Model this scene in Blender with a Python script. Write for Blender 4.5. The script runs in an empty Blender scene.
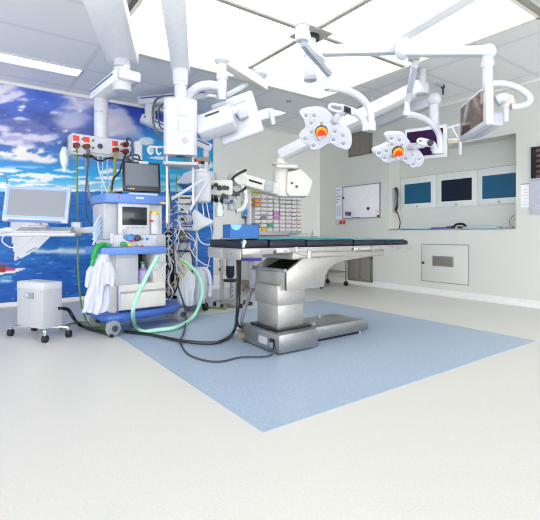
import bpy, bmesh, math, random
from mathutils import Vector as V, Matrix, noise
random.seed(7)
sc = bpy.context.scene
col = sc.collection

# ---------------------------------------------------------------- camera model (540 x 520)
FPX, HY, EYE = 425.2, 232.7, 1.02
RT = V((0.8103302, -0.5859735, 0)); FW = V((0.5859735, 0.8103302, 0)); CAM = V((0, 0, EYE))
def ray(px, py): return RT*((px-270)/FPX) + FW + V((0, 0, (HY-py)/FPX))
def P(px, py, D): return CAM + ray(px, py)*D
def PX(px, py, X): r = ray(px, py); return CAM + r*(X/r.x)
def PY(px, py, Y): r = ray(px, py); return CAM + r*(Y/r.y)
def PZ(px, py, Z): r = ray(px, py); return CAM + r*((Z-EYE)/r.z)
def proj(p):
    d = p-CAM; D = d.dot(FW); return 270+FPX*d.dot(RT)/D, HY-FPX*d.z/D
class Frame:
    """a thing's own axes: u to its right, v to its back, z up"""
    def __init__(s, o, deg):
        s.o = V(o); s.a = math.radians(deg)
        s.M = Matrix.Translation(s.o) @ Matrix.Rotation(s.a, 4, 'Z'); s.I = s.M.inverted()
    def hit(s, px, py, v):
        o = s.I @ CAM; d = s.I.to_3x3() @ ray(px, py); t = (v-o.y)/d.y; return o+d*t
    def w(s, u, v, z): return s.M @ V((u, v, z))
VIEW = math.degrees(math.atan2(RT.y, RT.x))      # frame angle that faces the camera squarely

# ---------------------------------------------------------------- materials
def lin(c):
    if isinstance(c, str): c = [int(c[i:i+2], 16)/255 for i in (0, 2, 4)]
    return tuple(x/12.92 if x <= .04045 else ((x+.055)/1.055)**2.4 for x in c)
MATS = {}
def mat(name, c, rough=.45, metal=0, var=.03, scale=18, bump=0, emit=None, es=0, trans=0, alpha=1, coat=0):
    m = bpy.data.materials.new(name); m.use_nodes = True; nt = m.node_tree; b = nt.nodes['Principled BSDF']
    c = lin(c)
    tc = nt.nodes.new('ShaderNodeTexCoord'); nz = nt.nodes.new('ShaderNodeTexNoise'); nz.inputs['Scale'].default_value = scale
    nt.links.new(tc.outputs['Object'], nz.inputs['Vector'])
    rp = nt.nodes.new('ShaderNodeValToRGB')
    rp.color_ramp.elements[0].position = .3; rp.color_ramp.elements[1].position = .7
    rp.color_ramp.elements[0].color = tuple(max(0, x*(1-var)) for x in c)+(1,)
    rp.color_ramp.elements[1].color = tuple(min(1, x*(1+var)) for x in c)+(1,)
    nt.links.new(nz.outputs['Fac'], rp.inputs['Fac']); nt.links.new(rp.outputs['Color'], b.inputs['Base Color'])
    b.inputs['Roughness'].default_value = rough; b.inputs['Metallic'].default_value = metal
    b.inputs['Coat Weight'].default_value = coat
    if trans: b.inputs['Transmission Weight'].default_value = trans
    if alpha < 1: b.inputs['Alpha'].default_value = alpha
    if emit: b.inputs['Emission Color'].default_value = lin(emit)+(1,); b.inputs['Emission Strength'].default_value = es
    if bump:
        bp = nt.nodes.new('ShaderNodeBump'); bp.inputs['Strength'].default_value = bump; bp.inputs['Distance'].default_value = .01
        nt.links.new(nz.outputs['Fac'], bp.inputs['Height']); nt.links.new(bp.outputs['Normal'], b.inputs['Normal'])
    MATS[name] = m; return m
white = mat('white_enamel', 'c6cad2', .3)
arm_white = mat('arm_enamel', 'f0f2f6', .35)
boxgrey = mat('grey_white_sheet_metal', 'b4b8c0', .4)
white2 = mat('cool_white_plastic', 'c3c8d2', .35)
cream = mat('warm_white_plastic', 'dcdbd5', .4)
ltgrey = mat('light_grey_plastic', 'adb1ba', .4)
grey = mat('mid_grey_plastic', '8f95a0', .4)
dgrey = mat('dark_grey_plastic', '3c4048', .4)
black = mat('black_plastic', '121419', .35)
rubber = mat('black_rubber', '15171c', .6)
navyp = mat('navy_vinyl_padding', '0d1429', .55)
steel = mat('brushed_stainless_steel', '9a9b9e', .33, .85, .08, 40)
steel2 = mat('pale_satin_steel', 'b4b2b0', .38, .7, .06, 40)
chrome = mat('chrome', 'd8dade', .15, 1)
blue = mat('machine_blue', '5f86d2', .4)
blue2 = mat('deep_machine_blue', '3f66b8', .4)
stripe = mat('blue_stripe', '2b4fa0', .4)
boxblue = mat('box_blue', '0d5da6', .5)
boxlight = mat('box_light_blue', '7db4ea', .5)
teal = mat('teal_cloth', '2a8288', .8, bump=.2)
red = mat('signal_red', 'e2341f', .4)
darkred = mat('dark_red_plug', '5a1410', .4)
orange = mat('orange_ring', 'f59a1c', .4)
yellow = mat('yellow_plastic', 'ecc94a', .5)
yellowg = mat('yellow_green_card', 'd9dc3c', .5)
green = mat('green_plastic', '1f9a4c', .4)
greenc = mat('green_yellow_cord', '6f8f3c', .5)
mint = mat('mint_hose', 'a3e2c6', .4)
hosegreen = mat('green_corrugated_hose', '16954a', .45)
greyc = mat('grey_cord', '767c8c', .5)
whitec = mat('white_cord', 'd0d4de', .45)
cloth = mat('white_cotton', 'c3c8d8', .85, bump=.3, scale=30)
film = mat('clear_plastic_film', 'eef3fb', .25, alpha=.75)
frost = mat('frosted_plastic', 'e6f0ee', .3, alpha=.8)
purple = mat('purple_vinyl', '5b45b8', .5)
brown = mat('brown_wood', '8a6a5a', .5)
brownmetal = mat('brown_grey_metal', '8b8378', .45, .3)
screen_dark = mat('black_glass_screen', '1d252b', .12)
screen_grey = mat('grey_glass_screen', '6d747d', .15)
screen_blue = mat('blue_glass_screen', '0b5478', .4)
screen_navy = mat('dark_navy_glass_screen', '04121f', .2)
screen_purple = mat('dark_purple_glass_screen', '2c0f3a', .55)
screen_purple.node_tree.nodes['Principled BSDF'].inputs['Specular IOR Level'].default_value = .1
screen_warm = mat('brown_reflective_screen', '7b6a63', .12, .5)
paper = mat('white_paper', 'f0f1f4', .8)
lavender = mat('pale_lavender_metal', 'c3c6d6', .35)
label_blue = mat('label_blue', '3f8fd0', .5)

# ---------------------------------------------------------------- mesh building
class MB:
    def __init__(s, M=None): s.bm = bmesh.new(); s.M = M or Matrix.Identity(4); s.mi = 0
    def _fin(s, vs, fs=None):
        for v in vs: v.co = s.M @ v.co
        for f in (fs or []): f.material_index = s.mi
    def box(s, c, size, R=None, bev=0, seg=2):
        t = bmesh.new(); bmesh.ops.create_cube(t, size=1)
        for v in t.verts: v.co = V((v.co.x*size[0], v.co.y*size[1], v.co.z*size[2]))
        if bev: bmesh.ops.bevel(t, geom=list(t.edges), offset=min(bev, min(size)*.45), segments=seg, profile=.5, affect='EDGES')
        for v in t.verts: v.co = (R @ v.co if R else v.co) + V(c)
        s.merge(t); return s
    def span(s, a, b, bev=0, seg=2):
        a = V(a); b = V(b); return s.box((a+b)/2, tuple(abs(x) for x in (b-a)), None, bev, seg)
    def merge(s, t):
        mp = {}
        for v in t.verts: mp[v] = s.bm.verts.new(s.M @ v.co)
        for f in t.faces:
            try: g = s.bm.faces.new([mp[v] for v in f.verts]); g.material_index = s.mi
            except ValueError: pass
        t.free()
    def bar(s, p0, p1, w, h, bev=0, up=(0, 0, 1), seg=2):
        p0 = V(p0); p1 = V(p1); d = p1-p0; L = d.length; x = d.normalized(); y = V(up).cross(x).normalized(); z = x.cross(y)
        R = Matrix((x, y, z)).transposed()
        return s.box((p0+p1)/2, (L, w, h), R, bev, seg)
    def cyl(s, p0, p1, r0, r1=None, n=20, bev=0):
        p0 = V(p0); p1 = V(p1); L = (p1-p0).length
        r1 = r0 if r1 is None else r1
        pr = [(0, 0), (r0, 0), (r1, L), (0, L)]
        if bev: pr = [(0, 0), (r0-bev, 0), (r0-bev*.3, bev*.3), (r0, bev), (r1, L-bev), (r1-bev*.3, L-bev*.3), (r1-bev, L), (0, L)]
        return s.lathe(pr, p0, p1-p0, n)
    def lathe(s, prof, o, ax=(0, 0, 1), n=20):
        o = V(o); z = V(ax).normalized(); x = z.orthogonal().normalized(); y = z.cross(x)
        t = bmesh.new(); rings = []
        for r, h in prof:
            if r < 1e-6: rings.append([t.verts.new(o+z*h)])
            else: rings.append([t.verts.new(o+z*h+(x*math.cos(2*math.pi*k/n)+y*math.sin(2*math.pi*k/n))*r) for k in range(n)])
        for a, b in zip(rings, rings[1:]):
            for k in range(n):
                k2 = (k+1) % n
                if len(a) == 1 and len(b) == 1: break
                if len(a) == 1: t.faces.new((a[0], b[k2], b[k]))
                elif len(b) == 1: t.faces.new((a[k], a[k2], b[0]))
                else: t.faces.new((a[k], a[k2], b[k2], b[k]))
        bmesh.ops.recalc_face_normals(t, faces=t.faces); s.merge(t); return s
    def tube(s, pts, r, n=8, smooth=5, ribs=0):
        pts = [V(p) for p in pts]
        if smooth and len(pts) > 2:
            q = []
            for i in range(len(pts)-1):
                a = pts[max(i-1, 0)]; b = pts[i]; c = pts[i+1]; d = pts[min(i+2, len(pts)-1)]
                for k in range(smooth):
                    t = k/smooth
                    q.append(.5*((2*b)+(c-a)*t+(2*a-5*b+4*c-d)*t*t+(3*b-a-3*c+d)*t**3))
            pts = q+[pts[-1]]
        if ribs:
            q = []
            for a, b in zip(pts, pts[1:]):
                m = max(1, int((b-a).length/ribs))
                q += [a.lerp(b, k/m) for k in range(m)]
            pts = q+[pts[-1]]
        t = bmesh.new(); rings = []; px = None
        for i, p in enumerate(pts):
            d = (pts[min(i+1, len(pts)-1)]-pts[max(i-1, 0)]).normalized()
            x = (px-d*px.dot(d)) if px else d.orthogonal()
            if x.length < 1e-5: x = d.orthogonal()
            x.normalize(); px = x; y = d.cross(x)
            rr = r[min(i*len(r)//len(pts), len(r)-1)] if isinstance(r, (list, tuple)) else r
            if ribs: rr *= 1+.14*(i % 2)
            rings.append([t.verts.new(p+(x*math.cos(2*math.pi*k/n)+y*math.sin(2*math.pi*k/n))*rr) for k in range(n)])
        for a, b in zip(rings, rings[1:]):
            for k in range(n): t.faces.new((a[k], a[(k+1) % n], b[(k+1) % n], b[k]))
        t.faces.new(rings[0][::-1]); t.faces.new(rings[-1])
        s.merge(t); return s
    def prism(s, poly, off, bev=0, seg=2):
        """closed outline (3D points, flat) pushed along off"""
        t = bmesh.new(); a = [t.verts.new(V(p)) for p in poly]; b = [t.verts.new(V(p)+V(off)) for p in poly]
        n = len(a); t.faces.new(a[::-1]); t.faces.new(b)
        for k in range(n): t.faces.new((a[k], a[(k+1) % n], b[(k+1) % n], b[k]))
        bmesh.ops.recalc_face_normals(t, faces=t.faces)
        if bev: bmesh.ops.bevel(t, geom=[e for e in t.edges], offset=bev, segments=seg, profile=.5, affect='EDGES', clamp_overlap=True)
        s.merge(t); return s
    def sphere(s, c, r, sc3=(1, 1, 1), n=12):
        pr = [(r*math.sin(math.pi*k/n), -r*math.cos(math.pi*k/n)) for k in range(n+1)]
        t = MB(); t.lathe(pr, (0, 0, 0), (0, 0, 1), n*2)
        for v in t.bm.verts: v.co = V((v.co.x*sc3[0], v.co.y*sc3[1], v.co.z*sc3[2]))+V(c)
        s.merge(t.bm); return s
    def build(s, name, mats, parent=None, label=None, smooth=35):
        me = bpy.data.meshes.new(name)
        bmesh.ops.remove_doubles(s.bm, verts=s.bm.verts, dist=1e-6)
        Mi = root_inv(parent) if parent else None
        if parent is None:
            xs = [v.co for v in s.bm.verts]
            lo = V([min(c[k] for c in xs) for k in range(3)]); hi = V([max(c[k] for c in xs) for k in range(3)])
            o = V(((lo.x+hi.x)/2, (lo.y+hi.y)/2, lo.z)); Mi = Matrix.Translation(-o)
        for v in s.bm.verts: v.co = Mi @ v.co
        s.bm.to_mesh(me); s.bm.free()
        for f in me.polygons: f.use_smooth = True
        me.set_sharp_from_angle(angle=math.radians(smooth))
        for m in (mats if isinstance(mats, (list, tuple)) else [mats]): me.materials.append(m)
        ob = bpy.data.objects.new(name, me); col.objects.link(ob)
        if parent: ob.parent = parent
        else: ob.location = o
        if label: ob['label'] = label
        return ob
ROOTS = {}
def root_inv(p):
    while p.parent: p = p.parent
    return ROOTS[p.name]
def thing(name, label, cat, loc=(0, 0, 0), frame=None, group=None):
    o = bpy.data.objects.new(name, None); col.objects.link(o); o.empty_display_size = .1
    if frame: o.location = frame.o; o.rotation_euler = (0, 0, frame.a); ROOTS[o.name] = frame.I.copy()
    else: o.location = loc; ROOTS[o.name] = Matrix.Translation(-V(loc))
    o['label'] = label; o['category'] = cat
    if group: o['group'] = group
    return o
def solo(ob, label, cat, group=None):
    ob['label'] = label; ob['category'] = cat
    if group: ob['group'] = group
    ROOTS[ob.name] = Matrix.Translation(-V(ob.location))
    return ob
def struct(ob): ob['kind'] = 'structure'; return ob
def cord(name, pts, r, m, label, cat='cable', group=None, n=8, ribs=0):
    return solo(MB().tube(pts, r, n, 6, ribs).build(name, m), label, cat, group)

# ---------------------------------------------------------------- room
ZC, XR, YB = 3.10, 6.30, 6.86
def tex_mat(name): 
    m = bpy.data.materials.new(name); m.use_nodes = True; return m, m.node_tree, m.node_tree.nodes['Principled BSDF']
# floor: pale terrazzo-look vinyl
def vinyl(name, c1, c2, rough, scale=90):
    m, nt, b = tex_mat(name)
    tc = nt.nodes.new('ShaderNodeTexCoord')
    n1 = nt.nodes.new('ShaderNodeTexNoise'); n1.inputs['Scale'].default_value = scale; n1.inputs['Detail'].default_value = 3
    rp = nt.nodes.new('ShaderNodeValToRGB'); rp.color_ramp.elements[0].position = .35; rp.color_ramp.elements[1].position = .65
    rp.color_ramp.elements[0].color = lin(c1)+(1,); rp.color_ramp.elements[1].color = lin(c2)+(1,)
    nt.links.new(tc.outputs['Object'], n1.inputs['Vector']); nt.links.new(n1.outputs['Fac'], rp.inputs['Fac']); nt.links.new(rp.outputs['Color'], b.inputs['Base Color'])
    b.inputs['Roughness'].default_value = rough
    return m
floor_m = vinyl('pale_speckled_vinyl', 'd1cfca', 'd8d6d1', .35)
mat_m = vinyl('blue_speckled_vinyl', '98abc2', 'a9bbcf', .35, 70)
wall_m = mat('grey_green_wall_paint', 'eff1ec', .6, var=.012, scale=2)
wallr_m = mat('grey_green_wall_paint_darkened', 'd3d6d0', .55, var=.01, scale=2)  # same wall paint, darkened to offset the stronger light falling here
recess_m = mat('recess_white_panel', 'dfe4e2', .45, var=.01, scale=3)
struct(MB().span((-6, -6, -.1), (XR+.6, YB+.15, 0)).build('floor', floor_m))
# ceiling tiles
cm, nt, b = tex_mat('metal_ceiling_tiles')
tc = nt.nodes.new('ShaderNodeTexCoord'); mp = nt.nodes.new('ShaderNodeMapping')
br = nt.nodes.new('ShaderNodeTexBrick'); br.offset = 0; br.squash = 1
br.inputs['Scale'].default_value = 1; br.inputs['Brick Width'].default_value = 1.2; br.inputs['Row Height'].default_value = .82
br.inputs['Mortar Size'].default_value = .03; br.inputs['Mortar Smooth'].default_value = .1
br.inputs['Color1'].default_value = lin('eeeff0')+(1,); br.inputs['Color2'].default_value = lin('edeeef')+(1,); br.inputs['Mortar'].default_value = lin('dfe1e6')+(1,)
nt.links.new(tc.outputs['Object'], mp.inputs['Vector']); nt.links.new(mp.outputs['Vector'], br.inputs['Vector']); nt.links.new(br.outputs['Color'], b.inputs['Base Color'])
b.inputs['Roughness'].default_value = .5
CEIL_MAP = mp
c_ob = struct(MB().span((-6, -6, ZC), (XR+.6, YB+.15, ZC+.1)).build('ceiling', cm))
oc = c_ob.location
mp.inputs['Location'].default_value = (oc.x-1.25+1.2*4, oc.y-4.95+.82*9, 0)
struct(MB().span((-6.12, 3.4, 0), (-6, YB+.12, ZC)).build('wall_left_unseen', wall_m))  # unseen; cut short to set how much light enters from the left
struct(MB().span((-6, YB, 0), (XR, YB+.12, ZC)).build('wall_back', wall_m))
# right wall with the recess
yl = PX(389, 229, XR).y; yr = PX(516, 228.5, XR).y; zb = 1.08; zt = 2.42; RX = XR+.32
w = MB()
w.span((XR, -6, 0), (XR+.55, yr, ZC)); w.span((XR, yl, 0), (XR+.55, YB+.12, ZC))
w.span((XR, yr, 0), (XR+.55, yl, zb)); w.span((XR, yr, zt), (XR+.55, yl, ZC))
w.span((RX, yr, zb), (XR+.55, yl, zt))
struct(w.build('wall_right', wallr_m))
struct(MB().span((XR-.0, yr, zb-.012), (RX, yl, zb+.004)).build('trim_4', recess_m))
bb = mat('white_cove_skirting', 'e6e7e5', .4)
def cove(p, q, nrm, name):
    m = MB(); pr = [(0, 0), (.05, 0), (.03, .012), (.014, .04), (.008, .1), (0, .1)]
    poly = [V(p)+V(nrm)*a+V((0, 0, z)) for a, z in pr]
    m.prism(poly, V(q)-V(p)); return struct(m.build(name, bb))
cove((XR, -6, 0), (XR, YB, 0), (-1, 0, 0), 'baseboard_right')
cove((-6, YB, 0), (XR, YB, 0), (0, -1, 0), 'baseboard_back')
struct(MB().span((-6, YB-.02, ZC-.04), (XR, YB, ZC)).build('trim_1', bb))
struct(MB().span((XR-.02, -6, ZC-.04), (XR, YB, ZC)).build('trim_2', bb))
solo(MB().span((1.24, 1.775, 0), (4.38, 4.76, .003)).build('floor_inlay', mat_m), 'large square of blue speckled vinyl set in the pale floor under the operating table', 'floor mat')

# ---------------------------------------------------------------- printed wall picture (sea, sky, small sail boat)
MX0, MX1 = -1.6, PY(213, 200, YB).x
def fr(x, y, o=5): 
    return noise.fractal(V((x, y, 3.3)), 1.0, 2.0, o, noise_basis='PERLIN_ORIGINAL')
def mixc(a, b, t): t = max(0, min(1, t)); return [a[i]+(b[i]-a[i])*t for i in range(3)]
def hx(h): return [int(h[i:i+2], 16)/255 for i in (0, 2, 4)]
def ramp(st, x):
    for (a, ca), (b_, cb) in zip(st, st[1:]):
        if x <= b_: return mixc(hx(ca), hx(cb), (x-a)/(b_-a))
    return hx(st[-1][1])
def sst(a, b, x): t = max(0, min(1, (x-a)/(b-a))); return t*t*(3-2*t)
def inpoly(x, y, pl):
    c = False
    for i in range(len(pl)):
        x1, y1 = pl[i]; x2, y2 = pl[i-1]
        if (y1 > y) != (y2 > y) and x < (x2-x1)*(y-y1)/(y2-y1)+x1: c = not c
    return c
SAIL = [(11, 190), (10.5, 236), (14.3, 260.5), (24, 256.5), (36, 250), (48, 239), (50, 236), (44, 200)]
def picture(x, y):
    """colour of the print at photograph point x, y"""
    n1 = fr(x*.028+4, y*.06, 6); n2 = fr(x*.07+9, y*.16+2, 5); n4 = fr(x*.018+40, y*.05+3, 6)
    if y < 191.5:
        L = ramp([(70, '5a74cf'), (95, '5271d0'), (115, '4a68c0'), (135, '4a62b0'), (150, '4676c4'), (163, '3a8fdc'), (176, '23aeea'), (184, '6cc4ee'), (191, 'a9d8ee')], y)
        Rr = ramp([(70, '2a3fa4'), (110, '2438a4'), (122, '2a52b8'), (135, '2c86d8'), (150, '129fe2'), (180, '10b0ee'), (191, '8fd2ee')], y)
        t = sst(112, 140, x+(y-130)*-.5); c = mixc(L, Rr, t)
        w = 1-sst(150, 164, y)
        # long diagonal cloud sheets, upper left
        d = y-x*.28
        a = sst(-.12, .38, n4*1.1+.4*n2+.30*math.sin(d*.16+2.4*n1+.6)+.06)*w*(1-t)
        c = mixc(c, mixc(hx('b3b0dc'), hx('e3dfec'), sst(-.2, .3, n2)), a*.92)
        a = sst(-.02, .45, fr(x*.03+30, y*.09+7, 5)+.5*math.exp(-((y-x*.28-112)/16)**2)-.12)*sst(98, 112, y)*(1-sst(140, 152, y))*(1-t)
        c = mixc(c, hx('4656a0'), a*.75)
        # deep blue gap
        g = math.exp(-((x-48)/24)**2-((y-97-(x-48)*.3)/7)**2); c = mixc(c, hx('3f60c4'), sst(.25, .8, g+.3*n2)*.85)
        # cloud bank beside the pendant column
        e = x-(128+3*n2)-(y-112)*.75
        a = (1-sst(-6, 3, e))*sst(104, 111, y+4*n2)*sst(90, 108, x)*(1-sst(128, 148, y))
        c = mixc(c, hx('d6d0e2'), a*.85)
        # cream cloud over the horizon, left
        for (qx, qy, rx, ry) in ((24, 156, 26, 6), (8, 152, 14, 5), (45, 160, 16, 4.5)):
            g = math.exp(-((x-qx)/rx)**2-((y-qy+4*n2)/ry)**2); c = mixc(c, hx('f3eeee'), sst(.3, .75, g+.45*n2))
        g = math.exp(-((x-70)/24)**2-((y-118)/20)**2)
        c = mixc(c, hx('d3cfe6'), sst(.35, 1.0, g+.5*n1)*.8)
        # low white streaks
        a = sst(.05, .34, fr(x*.04, y*.24+50, 5)+.13*math.sin(y*.9))*sst(164, 171, y)*(1-t*.6)
        c = mixc(c, hx('f4f5f9'), a)
        # puffs in the cyan part
        for (cx, cy, rx, ry) in ((147, 141, 7, 4.5), (150, 150, 5, 4), (178, 152, 8, 2.5), (205, 165, 9, 6), (160, 158, 12, 1.6)):
            g = math.exp(-((x-cx)/rx)**2-((y-cy)/ry)**2); c = mixc(c, hx('eef3fa'), sst(.3, .7, g+.5*n2)*.9)
    else:
        c = ramp([(191.5, '0a7ccb'), (205, '0c72c6'), (235, '0e68be'), (270, '0b5eb8'), (310, '0953ac')], y)
        a = sst(.05, .5, fr(x*.05, y*.36, 5)); c = mixc(c, hx('1f7fd2'), a*.7)
        a = sst(.15, .55, fr(x*.06+11, y*.42+40, 4)); c = mixc(c, hx('083f98'), a*.6)
        a = sst(.55, .75, fr(x*.09+3, y*.6+9, 3)); c = mixc(c, hx('7fbcec'), a*.6)
        for (x0, x1, yy, hh) in ((33, 62, 251, 1.8), (58, 100, 251, 3.2), (0, 12, 281, 1.2)):
            g = math.exp(-((y-yy-1.2*n2)/hh)**2)*sst(x0-3, x0+3, x)*(1-sst(x1-4, x1+4, x)); c = mixc(c, hx('e6eef6'), g*.85)
    if inpoly(x, y, SAIL): c = mixc(hx('dfe2ee'), hx('f2f3f8'), sst(10, 30, x)); 
    if abs(x-(10.7+(y-236)*.15)) < .55 and 200 < y < 259: c = hx('2a3a6a')
    if (x-17.5)**2+(y-257.4)**2 < 1.1: c = hx('2a2f3a')
    if abs((y-253)-(26-x)*.55) < .5 and 25 < x < 36: c = hx('7a86a8')
    if abs((y-266)-(16-x)*1.2) < .4 and 15 < x < 24: c = hx('7ec0ea')
    if y > 268 and y < 276 and x < 26-(y-268)*2.2 and y < 274.5-x*.14: c = hx('eef1f5')
    if x < 15 and 268 < y < 270.8: c = hx('d8386a')
    if x < 5.5 and 264 < y < 272: c = hx('8a3428')
    if x < 12 and 275 < y < 279 and y > 277-x*.3: c = hx('5a94d0')
    # second printed boat behind the equipment
    if inpoly(x, y, [(176, 183), (184, 173), (196, 169), (206, 172), (206, 183)]): c = hx('dfe3f2')
    if inpoly(x, y, [(177, 184), (206, 184), (204, 190), (182, 189)]): c = hx('24509c')
    return c
m = MB(); NX, NZ = 250, 190
me = bpy.data.meshes.new('wall_mural'); vs = []; cols = []; fs = []
zl, zh = .06, ZC-.045
for j in range(NZ+1):
    for i in range(NX+1):
        X = .1+(MX1-.1)*i/NX if i else MX0; Z = zl+(zh-zl)*j/NZ
        vs.append((X, YB-.012, Z)); px, py = proj(V((X, YB, Z)))
        cols += [*lin(picture(max(px, -60), py)), 1]
for j in range(NZ):
    for i in range(NX):
        a = j*(NX+1)+i; fs.append((a, a+1, a+NX+2, a+NX+1))
me.from_pydata(vs, [], fs)
ca = me.color_attributes.new('print', 'FLOAT_COLOR', 'POINT'); ca.data.foreach_set('color', cols)
pm, nt, b = tex_mat('printed_wall_film')
at_ = nt.nodes.new('ShaderNodeAttribute'); at_.attribute_name = 'print'; nt.links.new(at_.outputs['Color'], b.inputs['Base Color']); b.inputs['Roughness'].default_value = .5
me.materials.append(pm); mu = bpy.data.objects.new('wall_mural', me); col.objects.link(mu)
so = mu.modifiers.new('film', 'SOLIDIFY'); so.thickness = .004; so.offset = -1
solo(mu, 'wall-sized print of blue sea and cloudy sky covering the back wall behind the equipment', 'mural')
# ---------------------------------------------------------------- luminous ceiling panel
ZP = 3.02
pa = PZ(104, 47, ZP); pb = PZ(321.8, 100, ZP); pc = PZ(540, 18.6, ZP)
x0, x1, y1, y0 = pa.x-.01, (pb.x+pc.x)/2, (pa.y+pb.y)/2, pc.y-.02
alu = mat('grey_aluminium_profile', '77786f', .5); almond = mat('cream_aluminium_profile', 'e6e2d6', .45)
cx, cy = 2.85, 3.235
lp = thing('ceiling_light_panel', 'huge square luminous ceiling panel divided by a grey cross', 'ceiling light', (cx, cy, ZP))
k = .045
m = MB()
for a, b_ in (((x0, y0, ZP), (x0+k, y1, ZC)), ((x1-k, y0, ZP), (x1, y1, ZC)), ((x0, y0, ZP), (x1, y0+k, ZC)), ((x0, y1-k, ZP), (x1, y1, ZC))): m.span(a, b_, .004, 1)
m.bm.faces.ensure_lookup_table()
m.bm.normal_update()
for f in m.bm.faces:
    c = f.calc_center_median()
    if c.x < x0+.004 or c.y < y0+.004: f.material_index = 1
m.build('frame', [almond, alu], lp)
diff_m = mat('white_luminous_diffuser', 'ffffff', .6, emit='fffdf6', es=1.45)
seam_m = mat('diffuser_joint', 'f4f2ec', .6, emit='fffdf6', es=.70)
for (a0, a1) in ((x0+k, cx-.03), (cx+.03, x1-k)):
    for (b0, b1) in ((y0+k, cy-.03), (cy+.03, y1-k)):
        d = MB().span((a0, b0, ZP+.022), (a1, b1, ZP+.04)).build('diffuser', diff_m, lp)
        mx, my = (a0+a1)/2, (b0+b1)/2
        MB().span((mx-.005, b0, ZP+.018), (mx+.005, b1, ZP+.023)).span((a0, my-.005, ZP+.018), (a1, my+.005, ZP+.023)).build('panel_joint', seam_m, d)
bar_m = mat('warm_grey_bar', '9c9c95', .5)
MB().span((cx-.024, y0+k, ZP+.008), (cx+.024, y1-k, ZC-.01), .004).build('cross_bar', bar_m, lp)
MB().span((x0+k, cy-.024, ZP+.008), (x1-k, cy+.024, ZC-.01), .004).build('cross_bar', bar_m, lp)
MB().span((cx-.16, cy-.16, ZP-.012), (cx+.16, cy+.16, ZP-.003), .003).build('mounting_plate', bar_m, lp)

# fluorescent strip over the mural
s0 = PZ(0, 52.5, ZC); s2 = PZ(85, 68.5, ZC); s3 = PZ(78, 75.3, ZC)
fl = thing('ceiling_strip_light', 'long white fluorescent strip light in the ceiling above the sea print', 'ceiling light', (.6, 5.9, ZC-.03))
MB().span((-.35, s3.y-.30, ZC-.02), (s2.x, s3.y+.01, ZC), .004).build('housing', white, fl)
MB().span((-.32, s3.y-.27, ZC-.028), (s2.x-.03, s3.y-.02, ZC-.018), .003).build('diffuser', mat('prismatic_diffuser', 'ffffff', .5, emit='f4f8f8', es=.72), fl)
# small ceiling fittings
sp = PZ(441, 84, ZC)
s = thing('ceiling_sprinkler', 'small dark bolt fitting with a bluish bracket hanging from the ceiling above the monitors', 'sprinkler', (sp.x, sp.y, ZC))
MB().cyl(sp+V((.05, 0, 0)), sp+V((.05, 0, -.14)), .016, .012, 10).cyl(sp+V((.05, 0, -.02)), sp+V((.05, 0, -.045)), .03, .03, 10).build('stem', dgrey, s)
MB().span(sp+V((-.09, -.02, -.035)), sp+V((.02, .02, 0)), .005).build('bracket', mat('bluish_bracket', '9fb0c4', .4), s)
for px, py, lab in ((289, 101, 'tiny round ceiling detector beyond the luminous panel, left of the nearer star lamp'), (361, 107, 'tiny round ceiling detector above the upper wall vent')):
    q = PZ(px, py, ZC); solo(MB().lathe([(0, -.02), (.03, -.02), (.045, -.008), (.05, 0)], q).build('ceiling_detector', ltgrey), lab, 'detector')

# ---------------------------------------------------------------- ceiling pendants
def horiz(p, z): return V((p.x, p.y, z))
# A: left pendant with the socket bar
E1 = P(122, 66, 4.56); N1 = P(101, 0, 3.30); dirv = (N1-E1); dirv.z = 0; H1 = E1+dirv*1.35
t = thing('ceiling_pendant', 'white ceiling pendant arm at left carrying the bar of red sockets', 'pendant', horiz(H1, ZC))
MB().bar(horiz(E1-dirv.normalized()*.09, 2.93), horiz(H1, 2.93), .33, .13, .02).build('upper_arm', arm_white, t)
MB().cyl(horiz(H1, 2.98), horiz(H1, ZC), .16, bev=.01).build('ceiling_column', white2, t)
MB().cyl(horiz(E1, 2.90), horiz(E1, 2.70), .088, bev=.008).build('joint', white, t)
MB().cyl(horiz(E1, 2.79), horiz(E1, 2.775), .094).build('joint_ring', chrome, t)
C1 = P(101, 105, 5.08)
d = horiz(C1, 0)-horiz(E1, 0); dn = d.normalized()
la = MB().bar(horiz(E1-dn*.10, 2.675), horiz(C1+dn*.10, 2.675), .2, .12, .015).build('lower_arm', arm_white, t)
sd = V((-dn.y, dn.x, 0))
for sg in (1, -1):
    MB().bar(horiz(E1+sd*.1003*sg, 2.70), horiz(C1+dn*.09+sd*.1003*sg, 2.70), .003, .022).build('stripe', stripe, la)
MB().box(horiz(E1, 2.675)+sd*-.03-dn*.03, (.25, .24, .11), Matrix.Rotation(math.atan2(dn.y, dn.x), 3, 'Z'), .02).build('joint_cover', white, t)
MB().cyl(horiz(E1, 2.62), horiz(E1, 2.53), .098, bev=.01).build('joint_cap', white, t)
HA = Frame((C1.x, C1.y, 0), 4)
MB().cyl(horiz(C1, 2.63), horiz(C1, 2.14), .078, bev=.006).build('column', white, t)
MB().cyl(horiz(C1, 2.46), horiz(C1, 2.44), .086).build('column_ring', chrome, t)
a = HA.hit(68, 134, -.09); b_ = HA.hit(131.5, 154, -.09)
UL, UR, ZT, ZBt = a.x+.04, b_.x, 2.145, 1.945
hd = MB(HA.M).span((UL, -.09, ZBt), (UR, .09, ZT), .012).build('socket_bar', white2, t)
MB(HA.M).span((UL, -.085, ZBt-.035), (UR, .085, ZBt), .006).build('rail', ltgrey, hd)
PLUG = []
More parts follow.
